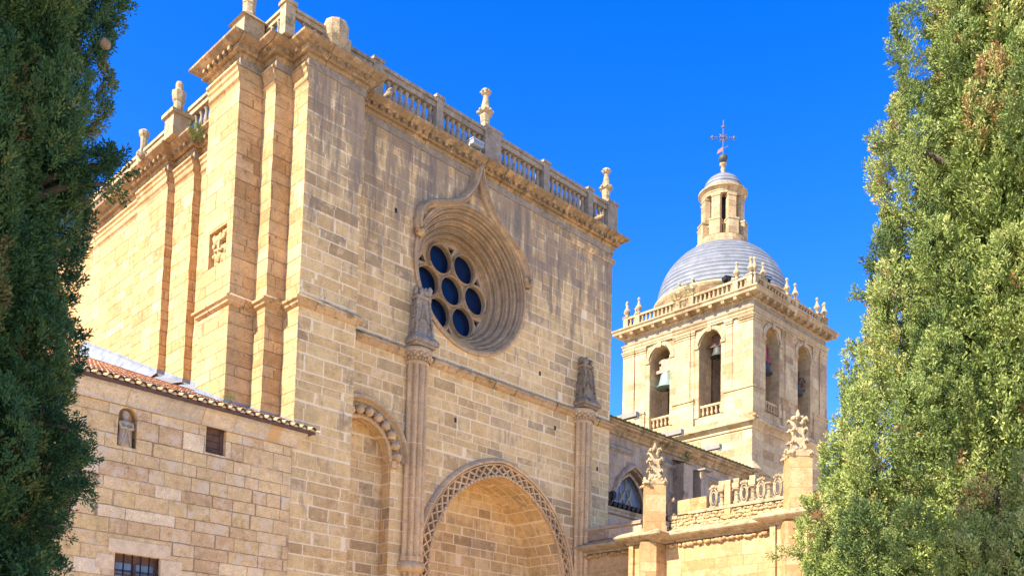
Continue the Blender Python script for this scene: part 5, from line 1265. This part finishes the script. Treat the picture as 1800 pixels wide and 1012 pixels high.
def cypress(name, base, prof, label, mat, seed, nclump, per, size, group='cypress trees', clr=(0.3, 0.55), out=0.6, face=-2.4, gap=0.4, hollows=(), extra=None, cones=0, hang=0.0, weight=None):
    """prof: list of (height, radius)."""
    rg = np.random.default_rng(seed)
    o = thing(name, base, label, 'tree', group)
    hz = np.array([p_[0] for p_ in prof]); hr = np.array([p_[1] for p_ in prof]); H = hz[-1]
    top = H * 0.97
    m_ = MB(); m_.tube([(base[0], base[1], -0.05), (base[0] + 0.03, base[1], H * 0.3), (base[0] - 0.02, base[1] + 0.03, H * 0.65), (base[0], base[1], top)], [0.24, 0.19, 0.11, 0.02], 10)
    for k in range(26):
        z = H * (0.06 + 0.85 * k / 26); a = k * 2.4; r_ = np.interp(z, hz, hr) * 0.75
        m_.tube([(base[0], base[1], z), (base[0] + 0.5 * r_ * math.cos(a), base[1] + 0.5 * r_ * math.sin(a), z + 0.35 * r_), (base[0] + r_ * math.cos(a), base[1] + r_ * math.sin(a), z + 1.0 * r_)], [0.06, 0.04, 0.015], 6)
    part(m_, 'trunk', 'bark', o)
    face0 = math.atan2(-base[1], -base[0])
    # clump centres, spread evenly over the crown surface (dart throwing)
    zs = []; th = []; P_ = np.zeros((0, 3)); tries = 0
    while len(zs) < nclump and tries < nclump * 30:
        tries += 1
        z = rg.uniform(0.02, 0.985) * H; a = rg.uniform(0, 2 * PI); r_ = np.interp(z, hz, hr)
        if rg.uniform() > r_ / hr.max(): continue
        q = np.array([r_ * math.cos(a), r_ * math.sin(a), z * 0.72])
        if len(P_) and np.min(np.sum((P_ - q) ** 2, 1)) < (gap * rg.uniform(0.75, 1.15)) ** 2: continue
        P_ = np.vstack([P_, q]); zs.append(z); th.append(a)
    zs = np.array(zs); th = np.array(th); n_ = len(zs)
    lump = 1 + 0.05 * np.sin(3 * th + zs * 1.7) + 0.04 * np.sin(5 * th - zs * 2.9)
    rr = np.interp(zs, hz, hr) * lump - rg.uniform(-0.04, 0.28, n_)
    for px_, hz_, hr_ in hollows:                     # deep shaded pockets between the branches
        u_ = np.clip(px_ * 8.3 / 1729 / np.interp(hz_, hz, hr), -0.95, 0.95); a_ = face0 + math.asin(u_)
        da = np.abs((th - a_ + PI) % (2 * PI) - PI) * np.interp(hz_, hz, hr)
        rr = rr - 0.80 * np.exp(-((da / hr_) ** 2 + ((zs - hz_) / (hr_ * 0.9)) ** 2))
    rr = np.maximum(rr, 0.12)
    cs = np.stack([base[0] + rr * np.cos(th), base[1] + rr * np.sin(th), zs], 1)
    crs = rg.uniform(clr[0], clr[1], n_) * np.clip(np.interp(zs, hz, hr) / hr.max() + 0.2, 0.3, 1.0)
    ctint = np.clip(rg.normal(0.52, 0.2, n_), 0, 0.9); ctint[rg.uniform(size=n_) < 0.025] = 0.96
    pos = []; dirs = []; tint = []
    for c, r_, t_, a in zip(cs, crs, ctint, th):
        seen = math.cos(a - face) > -0.35 and c[2] < 9.6
        k = int(per * (r_ / clr[1]) ** 2 * (1.0 if seen else 0.3)) + 6
        d = rg.normal(size=(k * 3, 3)); d /= np.linalg.norm(d, axis=1)[:, None]
        rad = np.array([math.cos(a), math.sin(a), 0.25]); rad /= np.linalg.norm(rad)
        d = d[d @ rad > -0.1][:k]; k = len(d)
        shell = rg.uniform(0.78, 1.0, k)
        ax = np.array([0.72, 0.72, 1.65])
        q = c + d * r_ * ax * shell[:, None]
        q[:, 0] += (q[:, 2] - c[2]) * 0.22 * math.cos(a); q[:, 1] += (q[:, 2] - c[2]) * 0.22 * math.sin(a)      # clumps lean outwards
        pos.append(q); dirs.append(d * out + np.array([0, 0, 1.15 - hang]) + rad * 0.25 + rg.normal(0, 0.2, (k, 3))); tint.append(np.clip(t_ + rg.normal(0, 0.12, k), 0, 1))
    pos = np.concatenate(pos); dirs = np.concatenate(dirs); tint = np.concatenate(tint)
    sz = size * rg.uniform(0.7, 1.3, len(pos))
    if extra is not None:
        ep, ed, es = extra(rg); pos = np.concatenate([pos, ep]); dirs = np.concatenate([dirs, ed]); sz = np.concatenate([sz, es]); tint = np.concatenate([tint, np.clip(rg.normal(0.4, 0.15, len(ep)), 0, 1)])
    V, Fq, TT = scatter(pos, dirs, sz, tint, rg)
    # inner filling: larger sprays deeper inside so that the crown is not see-through
    nf = int(H * 1500); z2 = rg.uniform(0.02, 0.97, nf) * H; a2 = rg.uniform(0, 2 * PI, nf)
    r2 = np.interp(z2, hz, hr) * (0.30 + 0.44 * rg.uniform(0, 1, nf) ** 0.7)
    p2 = np.stack([base[0] + r2 * np.cos(a2), base[1] + r2 * np.sin(a2), z2], 1); d2 = np.stack([np.cos(a2), np.sin(a2), np.full(nf, 0.9)], 1) + rg.normal(0, 0.3, (nf, 3))
    V2, F2, T2 = scatter(p2, d2, np.full(nf, size * 1.45), np.clip(rg.normal(0.5, 0.16, nf), 0, 1), rg, 8, 10)
    nf3 = int(H * 260); z3_ = rg.uniform(0.02, 0.93, nf3) * H; a3 = rg.uniform(0, 2 * PI, nf3)     # innermost twigs round the trunk
    r3 = np.interp(z3_, hz, hr) * rg.uniform(0.05, 0.42, nf3)
    p3 = np.stack([base[0] + r3 * np.cos(a3), base[1] + r3 * np.sin(a3), z3_], 1); d3 = np.stack([np.cos(a3), np.sin(a3), np.full(nf3, 0.9)], 1) + rg.normal(0, 0.3, (nf3, 3))
    V3, F3, T3 = scatter(p3, d3, np.full(nf3, size * 2.4), np.clip(rg.normal(0.5, 0.16, nf3), 0, 1), rg, 6, 9)
    n1, n2 = len(V), len(V2)
    V = np.concatenate([V, V2, V3]); Fq = np.concatenate([Fq, F2 + n1, F3 + n1 + n2]); TT = np.concatenate([TT, T2, T3])
    cr = leafmesh('crown', mat, V, Fq, TT, o, base)
    for k in range(cones):
        i = rg.integers(0, n_); c = cs[i] + np.array([math.cos(th[i]), math.sin(th[i]), 0.1]) * crs[i] * 0.95
        if k == 0 and hang: c = np.array([2.76, 7.45, 6.78])
        m_ = MB(); m_.ball(tuple(c), 0.022 if k else 0.042, 8, 6, jit=0.12); part(m_, 'cone', 'cone', o)
    return o, cr

right_prof = [(0.0, 0.5), (0.5, 1.6), (1.6, 1.75), (3.15, 1.76), (4.0, 1.56), (4.8, 1.34), (5.9, 1.22), (6.4, 1.17), (7.4, 1.02), (8.7, 0.83), (10.5, 0.6), (12.0, 0.3), (13.0, 0.05)]
HOLLOWS = ((-80, 6.65, .34), (-65, 5.83, .3), (-15, 5.2, .42), (-60, 5.02, .34), (-80, 4.0, .45), (-30, 3.9, .4), (-150, 6.0, .26), (20, 6.2, .36), (-120, 7.3, .28), (-40, 7.9, .3), (40, 4.5, .4), (-130, 3.5, .3))
def right_extra(rg):
    P = []; Dd = []; S_ = []
    for c, d, L in (((9.0, 3.85, 7.28), (-0.4, 0.62, 0.08), 0.42), ((9.0, 4.0, 5.80), (-0.36, 0.62, 0.14), 0.40), ((8.72, 4.55, 3.2), (-0.5, 0.75, 0.35), 0.42)):
        for k in range(16):
            t = rg.uniform(0, 1); P.append(np.array(c) + np.array(d) * L * t + np.clip(rg.normal(0, 0.03, 3), -.05, .05)); Dd.append(np.array(d) + rg.normal(0, 0.3, 3)); S_.append(0.13)
    return np.array(P), np.array(Dd), np.array(S_)
RT, rcr = cypress('cypress_tree', (9.9, 3.2, 0), right_prof, 'broad sunlit yellow-green cypress filling the right edge of the view', 'leaf_sun', 11, 1000, 165, 0.125, extra=right_extra, cones=10, clr=(0.26, 0.42), gap=0.41, hollows=HOLLOWS, face=math.atan2(-3.2 + 1.5, -9.9))
for c, d, L in (((9.0, 3.85, 7.28), (-0.4, 0.62, 0.08), 0.42), ((9.0, 4.0, 5.80), (-0.36, 0.62, 0.14), 0.40)):
    m_ = MB(); m_.tube([(9.75, 3.25, c[2] - 0.4), c, tuple(c[q] + d[q] * L for q in range(3))], [0.04, 0.02, 0.006], 6); part(m_, 'branch', 'bark', RT)
left_prof = [(0.0, 0.4), (0.5, 0.7), (2.0, 0.72), (2.7, 0.80), (3.5, 0.84), (4.2, 0.76), (4.5, 0.78), (4.9, 0.84), (5.5, 0.84), (5.9, 0.88), (6.4, 0.93), (7.4, 1.0), (8.4, 0.95), (10.0, 0.8), (11.5, 0.45), (12.6, 0.05)]
LB = (2.18, 8.86)
SIDE = (((2.85, 8.35, 6.15), (0.62, -0.55, 0.2), 0.55, 70), ((2.85, 8.3, 6.02), (0.62, -0.6, 0.0), 0.42, 50), ((2.75, 8.35, 3.95), (0.65, -0.6, -0.1), 0.36, 60), ((2.75, 8.35, 3.7), (0.66, -0.6, -0.05), 0.46, 80), ((2.75, 8.35, 3.45), (0.66, -0.6, -0.1), 0.44, 70), ((2.75, 8.4, 3.15), (0.62, -0.6, -0.2), 0.32, 50))
def left_extra(rg):
    P = []; Dd = []; S_ = []
    # loose side branches that stick out to the right
    for c, d, L, n_ in SIDE:
        for k in range(n_):
            t = rg.uniform(-0.3, 0.85); q = np.array(c) + np.array(d) * L * t + np.clip(rg.normal(0, 0.075 - 0.03 * max(t, 0), 3), -0.1, 0.1)
            P.append(q); Dd.append(np.array(d) * 0.9 + np.array([0, 0, 0.3]) + rg.normal(0, 0.45, 3)); S_.append(rg.uniform(0.10, 0.17))
    return np.array(P), np.array(Dd), np.array(S_)
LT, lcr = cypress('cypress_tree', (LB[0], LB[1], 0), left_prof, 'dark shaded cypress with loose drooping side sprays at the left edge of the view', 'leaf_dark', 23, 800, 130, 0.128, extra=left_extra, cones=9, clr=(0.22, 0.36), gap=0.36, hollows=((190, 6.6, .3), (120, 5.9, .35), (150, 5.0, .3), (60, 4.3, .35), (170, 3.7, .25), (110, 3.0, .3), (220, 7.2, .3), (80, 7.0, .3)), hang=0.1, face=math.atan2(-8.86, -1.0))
for c, d, L, n_ in SIDE:
    m_ = MB(); c = np.array(c); d = np.array(d); m_.tube([(LB[0], LB[1], c[2] - 0.5), tuple(c), tuple(c + d * L * 0.55), tuple(c + d * L * 0.95)], [0.05, 0.032, 0.02, 0.008], 6); part(m_, 'branch', 'bark', LT)
# two neighbours of the row that stand left of the view and throw their shade on the two seen here
for (x, y, sc, rz, lab) in ((-3.2, 9.55, 1.30, 0.9, 'cypress of the same row just outside the left edge, shading the dark cypress'), (-0.9, 3.55, 1.0, 2.2, 'cypress of the same row beside the path left of the camera, shading the broad cypress')):
    o2 = LT.copy(); COL.objects.link(o2); o2.location = (x, y, 0); o2.rotation_euler = (0, 0, rz); o2.scale = (sc * 1.25, sc * 1.25, sc); o2['label'] = lab; o2['_w'] = (x, y, 0)
    for ch in LT.children:
        if ch.name.startswith('cone'): continue
        c2 = ch.copy(); COL.objects.link(c2); c2.parent = o2

def weed(loc, r, n_, label, seed, sc=(1, 1, 1), grp='weeds rooted in the masonry', size=0.14):
    rg = np.random.default_rng(seed)
    o = thing('wall_plant', loc, label, 'plant', grp)
    d = rg.normal(size=(n_, 3)); d /= np.linalg.norm(d, axis=1)[:, None]
    p_ = np.array(loc) + d * r * np.array(sc) * rg.uniform(0.3, 1, n_)[:, None]
    V, Fq, TT = scatter(p_, d + np.array([0, 0, 0.5]), size * rg.uniform(0.7, 1.3, n_), rg.uniform(0, 1, n_), rg, 5, 6)
    leafmesh('foliage', 'weed', V, Fq, TT, o, loc)
    m_ = MB(); m_.tube([(loc[0] + 0.15, loc[1], loc[2] - 0.05), loc], [0.03, 0.015], 5); part(m_, 'stem', 'bark', o)
weed((15.7, 33.1, 23.05), 0.28, 160, 'bushy green weed hanging from the cornice of the sunlit flank', 1, (0.8, 0.9, 1.15), size=0.13)
weed((58.05, 42.2, 33.3), 0.35, 60, 'weed growing through the tower balustrade at its middle left urn', 2, (1, 1, 1.5), size=0.2)
weed((58.05, 41.1, 33.6), 0.4, 70, 'taller weed growing through the tower balustrade at its middle right urn', 3, (1, 1, 1.5), size=0.2)
weed((47.9, 35.8, 18.9), 0.28, 50, 'dark weed under the nave cornice, nearer the transept', 4, size=0.2)
weed((50.3, 35.8, 18.8), 0.33, 60, 'larger dark weed under the nave cornice, above the buttress', 5, (1, 1, 1.4), size=0.2)
weed((14.2, 26.9, 11.2), 0.14, 30, 'bright green weed sprouting between the eave tiles', 6, size=0.12)

for o in bpy.data.objects:
    if '_w' in o: del o['_w']
